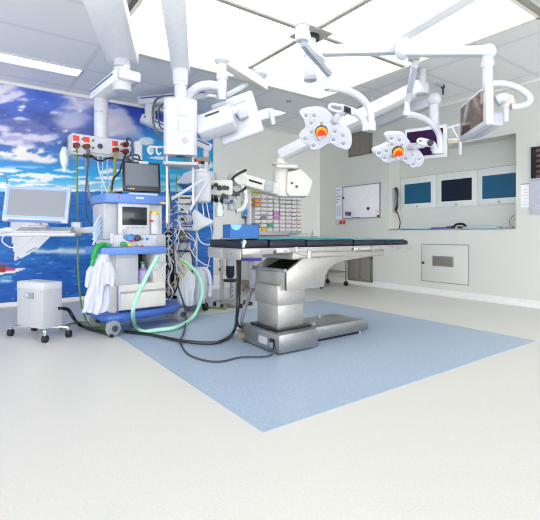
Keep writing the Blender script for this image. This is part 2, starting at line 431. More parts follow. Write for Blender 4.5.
for px, kind in ((75.8, 'rs'), (86.3, 'rs'), (115, 'rs'), (125, 'ss')):
    u = HA.hit(px, 145, -.09).x
    zt_ = ZT-.055; zb_ = ZT-.14
    if kind == 'rs': MB(HA.M).span((u-.034, -.098, zt_-.03), (u+.034, -.088, zt_+.03), .006).build('socket', red, hd)
    else:
        MB(HA.M).span((u-.034, -.098, zt_-.03), (u+.034, -.088, zt_+.03), .006).build('socket', red, hd)
        MB(HA.M).cyl((u, -.15, zt_), (u, -.096, zt_), .03, .034, 14).build('plug', darkred, hd)
    MB(HA.M).span((u-.034, -.098, zb_-.03), (u+.034, -.088, zb_+.03), .006).build('socket', red, hd)
    MB(HA.M).cyl((u, -.15, zb_), (u, -.096, zb_), .03, .034, 14).build('plug', darkred, hd)
    PLUG.append(HA.w(u, -.13, zb_-.02))
    for zz in (zt_, zb_): MB(HA.M).cyl((u+.075, -.1, zz), (u+.075, -.085, zz), .014, n=10).build('gas_outlet', mat('dark_green_dot', '2f6f4c', .4) if 'dark_green_dot' not in MATS else MATS['dark_green_dot'], hd)
u = HA.hit(100, 149, -.09).x
MB(HA.M).cyl((u, -.10, ZBt+.09), (u, -.085, ZBt+.09), .03, n=14).build('gas_outlet', dgrey, hd)
u = HA.hit(88, 156, -.1).x; HOSE0 = HA.w(u, -.1, ZBt-.04)
MB(HA.M).cyl((u, -.1, ZBt-.06), (u, -.1, ZBt-.03), .055, n=14).build('hose_boss', black, hd)
# resuscitation bag at the end of the bar
q = P(64.5, 147, 4.95)
HOOK = HA.w(UL+.03, -.085, ZBt-.01)
rb = thing('resuscitation_bag', 'translucent resuscitation bag hanging at the left end of the socket bar', 'breathing bag', q)
MB().lathe([(0, -.29), (.022, -.29), (.022, -.235), (.028, -.23), (.04, -.2), (.052, -.13), (.05, -.07), (.03, -.02), (.018, 0), (0, 0)], q).build('bag', frost, rb)
MB().cyl(q, q+V((0, 0, .05)), .016, n=10).tube([q+V((0, 0, .04)), q+V((.03, -.02, .06)), q+V((.06, 0, .03)), HOOK], .008).build('valve', dgrey, rb)
# white flat box beside the socket bar, on the wall
bx = Frame(P(138.5, 165, 5.0), VIEW+5)
t2 = thing('access_point', 'slim white upright box right of the socket bar above the black monitor', 'box', frame=bx)
MB(bx.M).box((0, 0, .14), (.085, .05, .27), None, .012).build('casing', white, t2)
MB(bx.M).span((-.02, -.03, .03), (.02, -.024, .04)).build('vent_slot', grey, t2)
MB(bx.M).cyl((0, .02, .13), (0, .12, .13), .02).bar((0, .1, .13), (-.07, .1, .10), .03, .03).build('bracket', white, t2)

# B: middle pendant with the white service column
E2 = P(180.5, 62, 4.4); N2 = P(174, 0, 3.2); dv = N2-E2; dv.z = 0; H2 = E2+dv*1.3
t = thing('ceiling_pendant', 'white ceiling pendant in the middle carrying a tall white service box with square panels', 'pendant', horiz(H2, ZC))
MB().bar(horiz(E2-dv.normalized()*.07, 2.77), horiz(H2, 2.77), .19, .13, .02).build('upper_arm', arm_white, t)
MB().cyl(horiz(H2, 2.82), horiz(H2, ZC), .12, bev=.01).build('ceiling_column', white2, t)
MB().cyl(horiz(E2, 2.80), horiz(E2, 2.57), .078, bev=.008).build('joint', white, t)
MB().cyl(horiz(E2, 2.60), horiz(E2, 2.36), .062, bev=.006).cyl(horiz(E2, 2.58), horiz(E2, 2.54), .072).build('column', white, t)
SB = Frame((E2.x, E2.y, 0), VIEW+12)
a = SB.hit(163.5, 97, -.11); b_ = SB.hit(195, 150, -.11)
hw = .168
sx = MB(SB.M); zt_, zb_ = 2.38, 1.81
poly = [(-hw, .11), (-hw, -.06), (-hw+.035, -.11), (hw-.035, -.11), (hw, -.06), (hw, .11)]
sx.prism([(x, y, zb_) for x, y in poly], (0, 0, zt_-zb_), .008)
sx = sx.build('service_box', white, t)
for k_, zz in enumerate((2.265, 2.11, 1.95)):
    pn = MB(SB.M).span((-.02, -.119, zz-.065), (.105, -.108, zz+.065), .008).build('square_panel', white2, sx)
    if k_ == 2: MB(SB.M).cyl((.042, -.124, zz), (.042, -.117, zz), .035, n=16).cyl((.042, -.127, zz), (.042, -.12, zz), .012, n=10).build('outlet', ltgrey, pn)
MB(SB.M).cyl((0, -.02, zb_-.008), (0, -.02, zb_+.002), .045).build('hand_slot', dgrey, sx)
for u, v in ((-.135, 0), (.13, .02)):
    MB(SB.M).cyl((u, v, zb_+.02), (u, v, 1.12 if u < 0 else 1.30), .013, n=12).build('rail_pole', white, t)
cord('looped_cable', [SB.w(-.17, -.02, 2.42), SB.w(-.25, -.03, 2.36), SB.w(-.275, -.04, 2.2), SB.w(-.24, -.03, 2.04), SB.w(-.168, -.03, 1.98)], .012, dgrey, 'dark cable looping down the left side of the white service box')
cord('looped_cable', [SB.w(-.17, .03, 2.36), SB.w(-.22, .02, 2.28), SB.w(-.21, .01, 2.12), SB.w(-.17, .0, 2.08)], .009, dgrey, 'shorter inner dark cable against the left side of the white service box')
# shelf under the service box
MB(SB.M).prism([(-.17+.34*i/10, -.18+.02*math.sin(i*.31), 1.70) for i in range(11)]+[(.2, .1, 1.70), (.14, .16, 1.70), (-.12, .16, 1.70)], (0, 0, .03), .006).build('shelf', ltgrey, t)

for u, nm in ((-.30, 'left'), (-.22, 'right')):
    MB(SB.M).tube([(u+.06, .02, 1.90), (u, .0, 1.90), (u-.02, 0, 1.86), (u, 0, 1.82), (u+.025, 0, 1.84)], .008, 8).build('hook', white, t)
MB(SB.M).bar((-.30, .02, 1.90), (-.15, .02, 1.90), .02, .02, .004).build('hook_rail', white, t)
# C: far pendant with blue-striped arms
a = P(141, 102, 6.3); b_ = P(212, 108, 6.0)
t = thing('ceiling_pendant', 'far ceiling pendant with two blue-striped white arms behind the service box', 'pendant', horiz(b_, ZC))
def arm(p, q, w_, h_, nm):
    o = MB().bar(p, q, w_, h_, .02).build(nm, white, t)
    d = (q-p); hd_ = V((-d.y, d.x, 0)).normalized()
    for sg in (1, -1): MB().bar(p+d*.04+hd_*(w_/2+.001)*sg+V((0, 0, h_*.2)), p+d*.96+hd_*(w_/2+.001)*sg+V((0, 0, h_*.2)), .003, .02).build('stripe', stripe, o)
arm(a, horiz(b_, a.z), .18, .12, 'upper_arm')
MB().cyl(horiz(b_, a.z), horiz(b_, ZC), .12, bev=.01).build('ceiling_column', white, t)
j = P(150, 110, 6.25)
MB().cyl(horiz(j, a.z-.04), horiz(j, 2.62), .075, bev=.006).cyl(horiz(j, 2.75), horiz(j, 2.735), .082).build('joint', white, t)
arm(P(141, 118, 6.25), P(211, 149, 6.55), .16, .12, 'spring_arm')
q = P(206, 150, 6.5)
MB().cyl(q, q+V((0, 0, -.35)), .05).build('column', white, t)
MB().box(q+V((0, 0, -.55)), (.3, .25, .42), Matrix.Rotation(math.radians(VIEW), 3, 'Z'), .02).build('service_head', white2, t)

# D: boom with the big white display seen from behind
K = P(259, 76, 5.3); J = P(222, 58, 4.62)
t = thing('ceiling_boom', 'ceiling boom left of the table holding a large white display seen from behind', 'boom', horiz(K, ZC))
zA = 2.90
MB().cyl(horiz(K, 3.02), horiz(K, ZC), .09, bev=.01).build('ceiling_column', white, t)
MB().lathe([(0, .1), (.07, .1), (.105, .06), (.11, 0), (.06, -.05), (.05, -.12), (0, -.12)], horiz(K, 2.98)).build('pivot', white, t)
dK = (horiz(J, 0)-horiz(K, 0)); dKn = dK.normalized()
MB().bar(horiz(K-dKn*.12, zA-.02), horiz(J, zA), .13, .12, .02).build('upper_arm', cream, t)
MB().lathe([(0, .1), (.05, .095), (.085, .05), (.085, -.04), (.05, -.08), (0, -.08)], horiz(J, zA+.02)).build('elbow', white, t)
MB().cyl(horiz(J, zA), horiz(J, 2.46), .05, bev=.004).cyl(horiz(J, 2.74), horiz(J, 2.68), .06).build('drop_tube', white, t)
MB().tube([P(222, 88, 4.62), P(212, 85.5, 4.62), P(200, 87, 4.6), P(191, 93, 4.6), P(186, 101, 4.6)], .05, 14).build('curved_arm', white, t)
MB().cyl(P(211, 95.5, 4.55), P(211, 98.5, 4.55), .06, n=20).build('swivel_disc', ltgrey, t)
MB().bar(P(226, 96, 4.8), P(247, 84, 5.15), .05, .05, .01).build('brace', white, t)
# display: tilted slab
DF = Frame(P(234, 117.5, 4.55), VIEW-8)
Rm = Matrix.Rotation(math.radians(-18), 3, 'Y') @ Matrix.Rotation(math.radians(-10), 3, 'X')
mon = MB(DF.M).box((.02, .07, .01), (.48, .06, .50), Rm, .03, 3).build('display_housing', white2, t)
MB(DF.M).box(V((.02, .07, .01))+Rm @ V((-.03, -.034, .17)), (.36, .01, .06), Rm, .003).build('label_strip', ltgrey, mon)
R2 = Matrix.Rotation(math.radians(-17), 3, 'Y') @ Matrix.Rotation(math.radians(-24), 3, 'X')
bxp = MB(DF.M).box((-.17, -.10, -.085), (.40, .19, .24), R2, .03, 3).build('control_unit', white2, t)
MB(DF.M).box(V((-.17, -.10, -.085))+R2 @ V((.0, -.097, .055)), (.16, .006, .026), R2, .002).build('dark_slot', dgrey, bxp)
MB(DF.M).cyl(V((.03, 0, .06)), V((.12, .03, .0)), .035, n=16).box((.1, .0, .02), (.1, .06, .08), Rm, .01).build('hinge', ltgrey, t)
MB(DF.M).tube([(0, .1, .25), (0, .1, .1), (.05, .05, .02)], .04).build('mount_tube', white, t)
MB().prism([P(250, 113, 4.7), P(268, 108, 4.75), P(286, 112.5, 4.8), P(284, 114, 4.8), P(266, 119, 4.75), P(250, 122, 4.7)], FW*.03, .004).build('handle_bracket', frost, t)
MB().cyl(P(271, 109, 4.72), P(273.5, 125, 4.72), .028, bev=.006).build('handle', white, t)

# ---------------------------------------------------------------- surgical lights on the central boom
CC = V((2.855, 3.25, 0))
def lamp(name, label, nearside, pts, outline, scale, org, C, D, nrm, pods, hub, arm_fn):
    """pts are read on a plane through C at depth D with normal nrm (camera axes: right, up, toward camera)"""
    t = thing(name, label, 'surgical lamp', C)
    n = (RT*nrm[0]+V((0, 0, 1))*nrm[1]-FW*nrm[2]).normalized()
    def on(zx, zy, lift=0):
        px, py = org[0]+zx/scale, org[1]+zy/scale
        r = ray(px, py); s_ = (C-CAM).dot(n)/r.dot(n); return CAM+r*s_+n*lift
    ol = []
    N = len(outline)
    for i in range(N):
        a, b_, c_, d_ = outline[i-1], outline[i], outline[(i+1) % N], outline[(i+2) % N]
        for k_ in range(4):
            u = k_/4
            ol.append(tuple(.5*((2*b_[q])+(c_[q]-a[q])*u+(2*a[q]-5*b_[q]+4*c_[q]-d_[q])*u*u+(3*b_[q]-a[q]-3*c_[q]+d_[q])*u**3) for q in (0, 1)))
    cxx = sum(p[0] for p in ol)/len(ol); cyy = sum(p[1] for p in ol)/len(ol)
    b0 = MB()
    rings = []
    tb = b0.bm
    for sc_, lf in ((.93, -.005), (.985, -.012), (1.0, -.03), (.985, -.06), (.9, -.078), (.6, -.085)):
        rings.append([tb.verts.new(on(cxx+(x-cxx)*sc_, cyy+(y-cyy)*sc_, lf)) for x, y in ol])
    for a, b_ in zip(rings, rings[1:]):
        for k_ in range(len(ol)): tb.faces.new((a[k_], a[(k_+1) % len(ol)], b_[(k_+1) % len(ol)], b_[k_]))
    tb.faces.new(rings[-1]); fr_ = tb.faces.new(rings[0][::-1])
    bmesh.ops.recalc_face_normals(tb, faces=tb.faces)
    hs = b0.build('lamp_head', white, t)
    face = MB().prism([on(cxx+(x-cxx)*.9, cyy+(y-cyy)*.9, -.006) for x, y in ol], n*.007).build('lens_plate', lavender, hs)
    up = V((0, 0, 1)); up = (up-n*up.dot(n)).normalized()
    for x, y in pods:
        p = on(x, y, .001)
        pd = MB().lathe([(0, .006), (.022, .006), (.034, .012), (.038, .008), (.04, 0)], p, n, 16).build('led_pod', white, hs)
        MB().lathe([(0, .012), (.008, .011), (.018, .008), (.02, .006)], p+up*.004, n, 12).build('lens', mat('led_lens', '9a9eac', .15) if 'led_lens' not in MATS else MATS['led_lens'], pd)
    h = on(hub[0], hub[1], 0)
    hb = MB().lathe([(.055, -.002), (.06, .03), (.05, .045), (.03, .045)], h, n, 24).build('handle_ring', orange, t)
    MB().lathe([(.045, .04), (.062, .03), (.064, .018), (.064, .008)], h+up*.008-n*.012, n, 24).build('dark_band', black, hb)
    MB().lathe([(0, .07), (.03, .07), (.042, .05), (.042, .03)], h-up*.012, n, 20).build('handle_base', red, hb)
    MB().lathe([(0, .11), (.012, .108), (.018, .09), (.016, .06)], h-up*.04+RT*-.015, n, 14).sphere(h-up*.032+n*.07+RT*.02, .013, n=6).build('handle_grip', white, hb)
    arm_fn(t, on, n)
    return t
def arms1(t, on, n):
    hb = P(302, 28, 3.42)
    MB().cyl(horiz(CC, 2.80), horiz(CC, 2.90), .066).build('rotor', white, t)
    MB().bar(horiz(CC, 2.85), horiz(hb, 2.70), .08, .08, .02).build('horizontal_arm', white, t)
    MB().cyl(P(302, 12.5, 3.42), P(302, 41.5, 3.42), .055, bev=.01).cyl(P(302, 25.5, 3.42), P(302, 27, 3.42), .064).build('knuckle', white, t)
    sa = MB().bar(P(304.5, 41, 3.45), P(330, 72, 4.1), .065, .075, .015).build('spring_arm', white, t)
    MB().bar(P(302.5, 42.5, 3.40), P(328.5, 73.5, 4.06), .045, .06, .006).build('side_cover', mat('blue_grey_cover', '9aa3b5', .4), sa)
    MB().tube([P(314, 52, 3.6), P(322, 58, 3.75), P(325, 64, 3.9), P(330, 68, 4.08)], .012).build('cable', white, sa)
    MB().lathe([(0, 0), (.045, 0), (.042, .04), (.028, .09), (.025, .2), (.03, .22), (0, .22)], P(328.5, 90, 4.1)).build('socket', white, t)
    MB().tube([P(328, 88.5, 4.1), P(340, 89, 4.15), P(354, 93.5, 4.22), P(364, 101, 4.27), P(370, 111, 4.3), P(371.5, 124, 4.3)], .035, 14).build('curved_arm', white, t)
    MB().cyl(P(371, 122, 4.3), P(371, 131, 4.3), .05, bev=.008).bar(P(362, 128.5, 4.3), P(374, 128, 4.3), .06, .06, .012).build('joint', white, t)
    yk = MB().tube([P(366, 128, 4.3), P(363.5, 121, 4.3), P(357, 113.5, 4.28), P(346, 109.5, 4.26)], .036, 12).build('yoke', white, t)
    MB().bar(P(355, 113, 4.27), P(341, 108, 4.24), .05, .075, .02).build('handle_hub', white, yk)
    MB().prism([P(343.6, 105.8, 4.2), P(350.8, 108.5, 4.2), P(351.2, 114.6, 4.2), P(343.8, 112.2, 4.2)], -FW*.02, .006).build('display', black, yk)
    MB().prism([P(345.5, 109, 4.17), P(349, 110.2, 4.17), P(349, 112.2, 4.17), P(345.5, 111, 4.17)], -FW*.012, .001).build('readout', screen_purple, yk)
    MB().tube([P(345, 106.5, 4.24), P(337, 105, 4.24), P(331, 104.5, 4.24), P(329.3, 107, 4.24), P(331, 109.5, 4.24), P(338, 111.5, 4.24), P(345, 113.5, 4.24)], .016, 10).build('grip_loop', white, yk)
    MB().cyl(P(341, 114, 4.26), on(285, 270, -.03), .034, .036, 16).build('lamp_mount', white, t)
    MB().cyl(P(336.5, 119, 4.27), on(285, 270, -.02), .04, .042, 16).build('mount_sleeve', ltgrey, t)
LAMP1 = lamp('surgical_lamp', 'star-shaped white surgical lamp, nearer of the two, left of the upper wall vent', None, None,
     [(60, 215), (78, 190), (140, 177), (198, 178), (242, 198), (290, 246), (340, 288), (388, 326), (404, 380), (398, 432), (372, 457), (325, 446), (258, 416), (205, 446), (170, 460), (130, 440), (80, 405), (56, 365), (72, 335), (97, 310), (85, 262)],
     6.5, (290, 80), P(325, 130, 4.35), 4.35, (-.12, -.42, .9),
     [(105, 232), (158, 233), (138, 280), (205, 282), (140, 340), (98, 382), (190, 385), (152, 428), (290, 335), (342, 360), (282, 388), (345, 412)], (205, 338), arms1)
def arms2(t, on, n):
    MB().cyl(horiz(CC, 2.81), horiz(CC, 2.93), .07).build('rotor', white, t)
    q = P(414, 55, 4.25)
    MB().bar(horiz(CC, 2.86), horiz(q, 2.86)+RT*.02, .1, .105, .02).build('horizontal_arm', white, t)
    MB().cyl(horiz(q, 2.90), horiz(q, 2.74), .06, bev=.008).build('knuckle', white, t)
    sa = MB().bar(P(416, 58, 4.25), P(408, 101, 4.55), .06, .06, .012).build('spring_arm', white, t)
    MB().bar(P(414.3, 68, 4.27), P(409, 92, 4.46), .045, .055, .005).build('side_cover', MATS['blue_grey_cover'], sa)
    MB().lathe([(0, 0), (.045, 0), (.042, .04), (.028, .08), (.025, .17), (0, .17)], P(407, 116, 4.55)).build('socket', white, t)
    MB().tube([P(406.5, 114.5, 4.55), P(415, 115.5, 4.57), P(425, 119.5, 4.6), P(434, 126, 4.62), P(439.5, 136, 4.65), P(440.5, 148, 4.65)], .034, 14).build('curved_arm', white, t)
    MB().cyl(P(439.5, 147, 4.65), P(440, 154, 4.65), .045, bev=.008).bar(P(432.5, 151, 4.65), P(441, 151.5, 4.65), .06, .06, .012).build('joint', white, t)
    yk = MB().tube([P(434, 150.5, 4.65), P(434, 147, 4.63), P(431, 143.5, 4.6), P(424, 143, 4.58)], .036, 12).build('yoke', white, t)
    MB().bar(P(432, 144, 4.58), P(421, 143, 4.54), .05, .07, .02).build('handle_hub', white, yk)
    MB().lathe([(0, .02), (.028, .018), (.034, 0), (0, 0)], P(430.5, 142.8, 4.53), -FW, 16).build('display', black, yk)
    MB().tube([P(428, 140.5, 4.54), P(422, 139, 4.54), P(418.5, 139.5, 4.54), P(418, 142, 4.54), P(421, 143.5, 4.54), P(426, 144, 4.54)], .014, 10).build('grip_loop', white, yk)
    MB().cyl(P(424, 145, 4.56), on(265, 285, -.03), .032, .034, 16).build('lamp_mount', white, t)
    MB().cyl(P(416, 146.5, 4.57), on(265, 285, -.02), .038, .04, 16).build('mount_sleeve', ltgrey, t)
LAMP2 = lamp('surgical_lamp', 'star-shaped white surgical lamp in front of the purple-screened monitor', None, None,
     [(118, 215), (138, 196), (185, 193), (230, 198), (256, 228), (284, 264), (322, 296), (352, 335), (357, 372), (335, 402), (295, 405), (245, 382), (205, 364), (165, 376), (120, 379), (80, 350), (48, 318), (50, 298), (85, 282), (128, 262), (135, 240)],
     6.0, (365, 100), P(399, 150, 4.65), 4.65, (.05, -.5, .86),
     [(157, 230), (205, 240), (160, 266), (216, 273), (82, 318), (126, 305), (118, 346), (165, 338), (243, 350), (282, 330), (322, 352), (288, 384)], (195, 312), arms2)
cb = thing('lamp_column', 'white ceiling column at the crossing of the luminous panel', 'column', horiz(CC, 2.6))
MB().cyl(horiz(CC, ZP-.012), horiz(CC, 2.56), .056, .06, 24, .008).build('tube', white, cb)
MB().cyl(horiz(CC, ZP-.012), horiz(CC, ZP-.045), .092).build('collar', black, cb)
MB().cyl(horiz(CC, 2.60), horiz(CC, 2.555), .07, bev=.01).build('end_cap', ltgrey, cb)
MB().bar(horiz(CC, 2.70)+RT*-.062-FW*.01, horiz(CC, 2.80)+RT*-.062-FW*.01, .02, .05, .005).build('nameplate', ltgrey, cb)

# ---------------------------------------------------------------- monitor booms
hb = P(403, 45, 4.1); far = P(470, -8, 3.4)
t = thing('monitor_boom', 'nearer white ceiling boom at upper right holding the monitor seen edge-on', 'boom', horiz(far, ZC))
dd = far-hb; dd.z = 0
MB().bar(horiz(hb-dd.normalized()*.06, 2.95), horiz(hb+dd*1.25, 2.95), .14, .14, .02).build('ceiling_arm', arm_white, t)
MB().cyl(horiz(hb+dd*1.2, 2.98), horiz(hb+dd*1.2, ZC), .12).build('ceiling_column', white2, t)
MB().cyl(horiz(hb, 2.92), horiz(hb, 2.82), .065).sphere(horiz(hb, 2.78), .078, (1, 1, 1.2)).build('hub', white, t)
e = P(488, 52, 4.02)
MB().bar(P(404, 52, 4.08), P(489, 51.5, 4.02), .09, .09, .018).build('spring_arm', white, t)
MB().sphere(e, .073).build('end_knuckle', white, t)
MB().cyl(P(487.5, 55, 4.02), P(487.5, 92, 4.02), .048, bev=.005).cyl(P(487.5, 62, 4.02), P(487.5, 68, 4.02), .06, .056).build('drop_tube', white, t)
a_ = P(462, 106.5, 4.7); b_ = P(487, 86, 4.0)
zlo, zhi = 2.03, 2.415
mF = Frame((b_.x, b_.y, 0), math.degrees(math.atan2(a_.y-b_.y, a_.x-b_.x)))
Lw = math.hypot(a_.x-b_.x, a_.y-b_.y)
hs = MB(mF.M).span((-.03, -.05, zlo), (Lw+.03, .02, zhi), .012).build('monitor_housing', white, t)
for v, nm in ((.022, 'screen'),): MB(mF.M).span((.035, .016, zlo+.05), (Lw-.02, .024, zhi-.03), .002).build(nm, screen_warm, hs)
MB(mF.M).span((.02, -.16, zlo+.0), (Lw-.08, -.05, zlo+.13), .02).build('rear_cover', lavender, hs)
MB(mF.M).span((.06, -.165, zlo+.09), (Lw-.16, -.155, zlo+.13)).build('port_strip', black, hs)
for k_ in range(3): MB(mF.M).cyl((.12+k_*.09, -.17, zlo+.11), (.12+k_*.09, -.16, zlo+.11), .012, n=8).build('port', yellow if k_ % 2 else green, hs)
MB().tube([P(491, 84, 4.0), P(501, 83.5, 4.0), P(512, 85.5, 3.98), P(523, 91, 3.96), P(529.5, 97.5, 3.95), P(528, 103.5, 3.95), P(520, 106.5, 3.95), P(511, 107, 3.96)], .03, 12).build('curved_handle', white, t)
MB().cyl(P(508.5, 97.5, 3.99), P(510, 105, 3.96), .045, bev=.006).build('pivot_disc', mat('beige_disc', 'd3cbc2', .4), t)
MB().tube([P(496, 101, 4.02), P(503, 98, 4.0), P(509, 101, 3.97)], .05, 12).build('neck', white, t)
MB().cyl(P(506, 105.5, 3.93), P(506, 122, 3.93), .022, .02, 14, .004).cyl(P(506, 104.5, 3.93), P(506, 108, 3.93), .03, .028, 14).build('grip', white, t)

c2 = P(423, 84, 5.4); zz1, zz2 = 2.80, 2.68
c2 = V((c2.x, c2.y, 0)); el = P(371, 122, 6.66); w2 = P(434, 100, 5.38)
t = thing('monitor_boom', 'farther white ceiling boom with a long slanting arm holding the purple-screened monitor', 'boom', horiz(el, ZC))
MB().cyl(horiz(el, 2.7), horiz(el, ZC), .05).build('ceiling_column', white, t)
MB().cyl(horiz(el, 2.78), horiz(el, 2.6), .075).build('elbow', white, t)
MB().bar(horiz(el, 2.69), horiz(w2, 2.69), .12, .13, .02).build('long_arm', white, t)
MB().sphere(horiz(w2, 2.70), .088).build('end_knuckle', white, t)
MB().cyl(horiz(w2, 2.68), horiz(w2, 2.30), .055, bev=.005).cyl(horiz(w2, 2.55), horiz(w2, 2.46), .066, .06).build('drop_tube', white, t)
mf = Frame(P(436, 158.5, 5.33), VIEW-34)
q0 = mf.hit(405, 133, 0); q1 = mf.hit(447.5, 160, 0)
hs = MB(mf.M).span((q0.x, -.03, 0), (q1.x, .03, .41), .014).build('monitor_housing', white, t)
MB(mf.M).span((q0.x+.035, -.036, .045), (q1.x-.045, -.028, .365), .003).build('screen', screen_purple, hs)
MB(mf.M).span((q0.x+.1, .03, .1), (q1.x-.1, .08, .32), .015).cyl((.0, .05, .3), (.0, .05, .5), .03).build('rear_cover', white, hs)
MB(mf.M).bar((q1.x-.02, .0, .36), (q1.x+.17, .02, .39), .03, .03, .006).bar((q1.x-.02, 0, .22), (q1.x+.16, .02, .20), .03, .03, .006).bar((q1.x+.05, 0, .37), (q1.x+.13, .01, .2), .02, .02, .004).build('side_bracket', white, t)
MB(mf.M).cyl((q1.x+.14, .02, .40), (q1.x+.14, .02, .02), .02, n=12, bev=.004).build('side_handle', white, t)
MB(mf.M).box((q1.x+.06, .03, .20), (.12, .06, .07), None, .015).build('side_clamp', mat('beige_clamp', 'cdbf9c', .4), t)
# ---------------------------------------------------------------- surgical microscope on its own ceiling stand
L0 = P(281, 157.5, 6.3); R0 = P(422, 86, 5.4)
t = thing('surgical_microscope', 'big white surgical microscope on a jointed arm in front of the bin rack', 'microscope', horiz(R0, ZC))
MB().cyl(horiz(R0, 2.88), horiz(R0, ZC), .05, bev=.005).build('ceiling_column', white, t)
MB().cyl(horiz(R0, 2.91), horiz(R0, 2.77), .085, bev=.02).build('ceiling_hub', white, t)
MB().bar(L0+V((0, 0, .03)), R0+V((0, 0, .0)), .21, .155, .03).bar(L0.lerp(R0, .02)+V((0, 0, -.045)), L0.lerp(R0, .5)+V((0, 0, -.055)), .10, .04, .01).build('ceiling_arm', arm_white, t)
MB().cyl(horiz(L0, L0.z-.02), horiz(L0, 1.95), .09, bev=.01).cyl(horiz(L0, 2.05), horiz(L0, 2.02), .13, bev=.01).build('pivot', cream, t)
Fm = Frame((L0.x, L0.y, 0), VIEW+6)
MB(Fm.M).span((-.09, -.16, 1.955), (.24, .16, 2.01), .02).build('turntable', cream, t)
poly = [(.08, 1.90), (.28, 1.95), (.46, 1.77), (.38, 1.55), (.10, 1.55), (.06, 1.61)]
mh = MB(Fm.M).prism([(x, -.14, z) for x, z in poly], (0, .28, 0), .015).build('counterweight_housing', cream, t)
MB(Fm.M).cyl((.14, -.145, 1.74), (.14, -.138, 1.74), .02, n=10).build('adjuster', dgrey, mh)
MB(Fm.M).cyl((.21, -.145, 1.69), (.21, -.138, 1.69), .022, n=10).build('adjuster', dgrey, mh)
MB(Fm.M).cyl((0, 0, 1.97), (0, 0, 1.55), .11, .12, 24, .015).build('vertical_hub', cream, t)
A0 = Fm.w(-.03, -.02, 1.64); A1 = P(237, 178.5, 5.9)
ar = MB().bar(A0, A1, .17, .17, .03).build('parallel_arm', cream, t)
dA = (A1-A0).normalized(); sd = V((dA.y, -dA.x, 0)).normalized()
if sd.dot(FW) > 0: sd = -sd
MB().bar(A0.lerp(A1, .50)+sd*.088+V((0, 0, .005)), A0.lerp(A1, .80)+sd*.088+V((0, 0, .005)), .004, .028).build('black_slot', black, ar)
MB().bar(A0.lerp(A1, .22)+sd*.09, A0.lerp(A1, .44)+sd*.09, .02, .14, .02).build('side_cover', ltgrey, ar)
MB().cyl(A1+sd*.11, A1-sd*.11, .10, n=24, bev=.01).cyl(A1+sd*.115+V((0, 0, .02)), A1+sd*.105+V((0, 0, .02)), .02, n=12).build('arm_joint', cream, t)
MB().tube([P(246, 170, 5.8), P(238, 174, 5.75), P(232.5, 179, 5.75), P(231.5, 188, 5.75), P(236, 193, 5.75), P(243, 190, 5.8), P(246, 187, 5.8)], .017, 10).build('black_cable', black, t)
MB().tube([A1+V((0, 0, -.06)), P(243, 188, 5.85), P(246, 198, 5.8), P(243, 208, 5.75), P(236, 211, 5.7)], .035, 12).build('curved_bracket', cream, t)
hF = Frame(P(220, 195, 5.6), VIEW+4)
bd = MB(hF.M).span((-.17, -.10, -.02), (.17, .12, .19), .03).build('optics_body', cream, t)
for x, z, r in ((-.10, .09, .03), (-.045, .12, .026), (.0, .08, .034), (.06, .085, .03), (.10, .08, .026)):
    MB(hF.M).cyl((x, -.10, z), (x, -.13, z), r, n=16, bev=.004).build('knob', black, bd)
for x, z in ((-.11, -.02), (-.05, -.03)): MB(hF.M).cyl((x, -.10, z), (x+.01, -.16, z-.06), .026, .03, 14).build('eyepiece', black, bd)
for x, z in ((.07, -.05), (.13, -.04), (.19, -.05)):
    MB(hF.M).cyl((x, -.04, z), (x+.01, -.17, z-.05), .04, .035, 16, .005).cyl((x, -.09, z-.02), (x+.002, -.10, z-.023), .05, n=16).build('objective_tube', grey if x < .1 else ltgrey, bd)
for x, z, yy in ((.05, -.02, -.1), (.11, -.09, -.12), (.2, .0, -.08)): MB(hF.M).box((x, yy, z), (.06, .07, .06), Matrix.Rotation(.6, 3, 'Y'), .012).cyl((x+.03, yy-.02, z), (x+.05, yy-.09, z-.01), .02, n=12).build('lever', dgrey, bd)
MB(hF.M).lathe([(0, -.14), (.05, -.13), (.06, -.05), (.04, 0), (0, 0)], (.15, -.06, -.07)).build('lens_turret', ltgrey, bd)
MB(hF.M).tube([(.03, -.13, -.05), (.02, -.15, -.12), (.03, -.15, -.17), (.04, -.14, -.2)], .022).build('hand_grip', black, bd)
MB(hF.M).lathe([(.055, -.14), (.06, -.10), (.05, 0), (.035, .04), (.03, .04), (.045, 0), (.05, -.14)], (-.0, -.14, -.15), n=16).build('drape_cup', frost, bd)

# ---------------------------------------------------------------- operating table
TX0, TX1, TY0, TY1 = 1.775, 3.90, 2.84, 3.38
t = thing('operating_table', 'stainless steel operating table with dark padding standing on the blue floor square', 'operating table', (2.6, 3.1, 0))
fb = MB(); fb.span((2.12, 2.80, .015), (2.55, 3.41, .17), .008)
fb = fb.build('base', steel, t)
sb = MB(); pl = [(2.53, .145), (3.27, .145), (3.36, .105), (3.36, .03), (2.53, .03)]
sb.prism([(x, 2.93, z) for x, z in pl], (0, .40, 0), .006); sb.build('base_extension', steel, t)
MB().span((2.14, 2.83, 0), (2.50, 3.38, .02)).span((2.6, 2.96, .003), (3.30, 3.30, .034)).build('underside_skirt', black, t)
for x, y in ((2.47, 2.86), (3.27, 2.97), (3.27, 3.28), (2.2, 3.36)): MB().cyl((x, y, 0), (x, y, .035), .022, n=12).build('foot', steel2, t)
pnl = MB().span((2.112, 2.86, .035), (2.122, 2.93, .125), .003).build('power_socket', black, fb)
MB().span((2.085, 2.872, .05), (2.116, 2.912, .10), .008).build('plug', greyc, pnl)
MB().span((2.1165, 2.97, .055), (2.1205, 3.10, .12)).build('rating_plate', ltgrey, fb)
MB().cyl((2.12, 3.36, .06), (2.06, 3.36, .06), .035, n=16, bev=.004).cyl((2.12, 3.385, .11), (2.07, 3.385, .11), .014, n=10).build('cable_gland', brownmetal, fb)
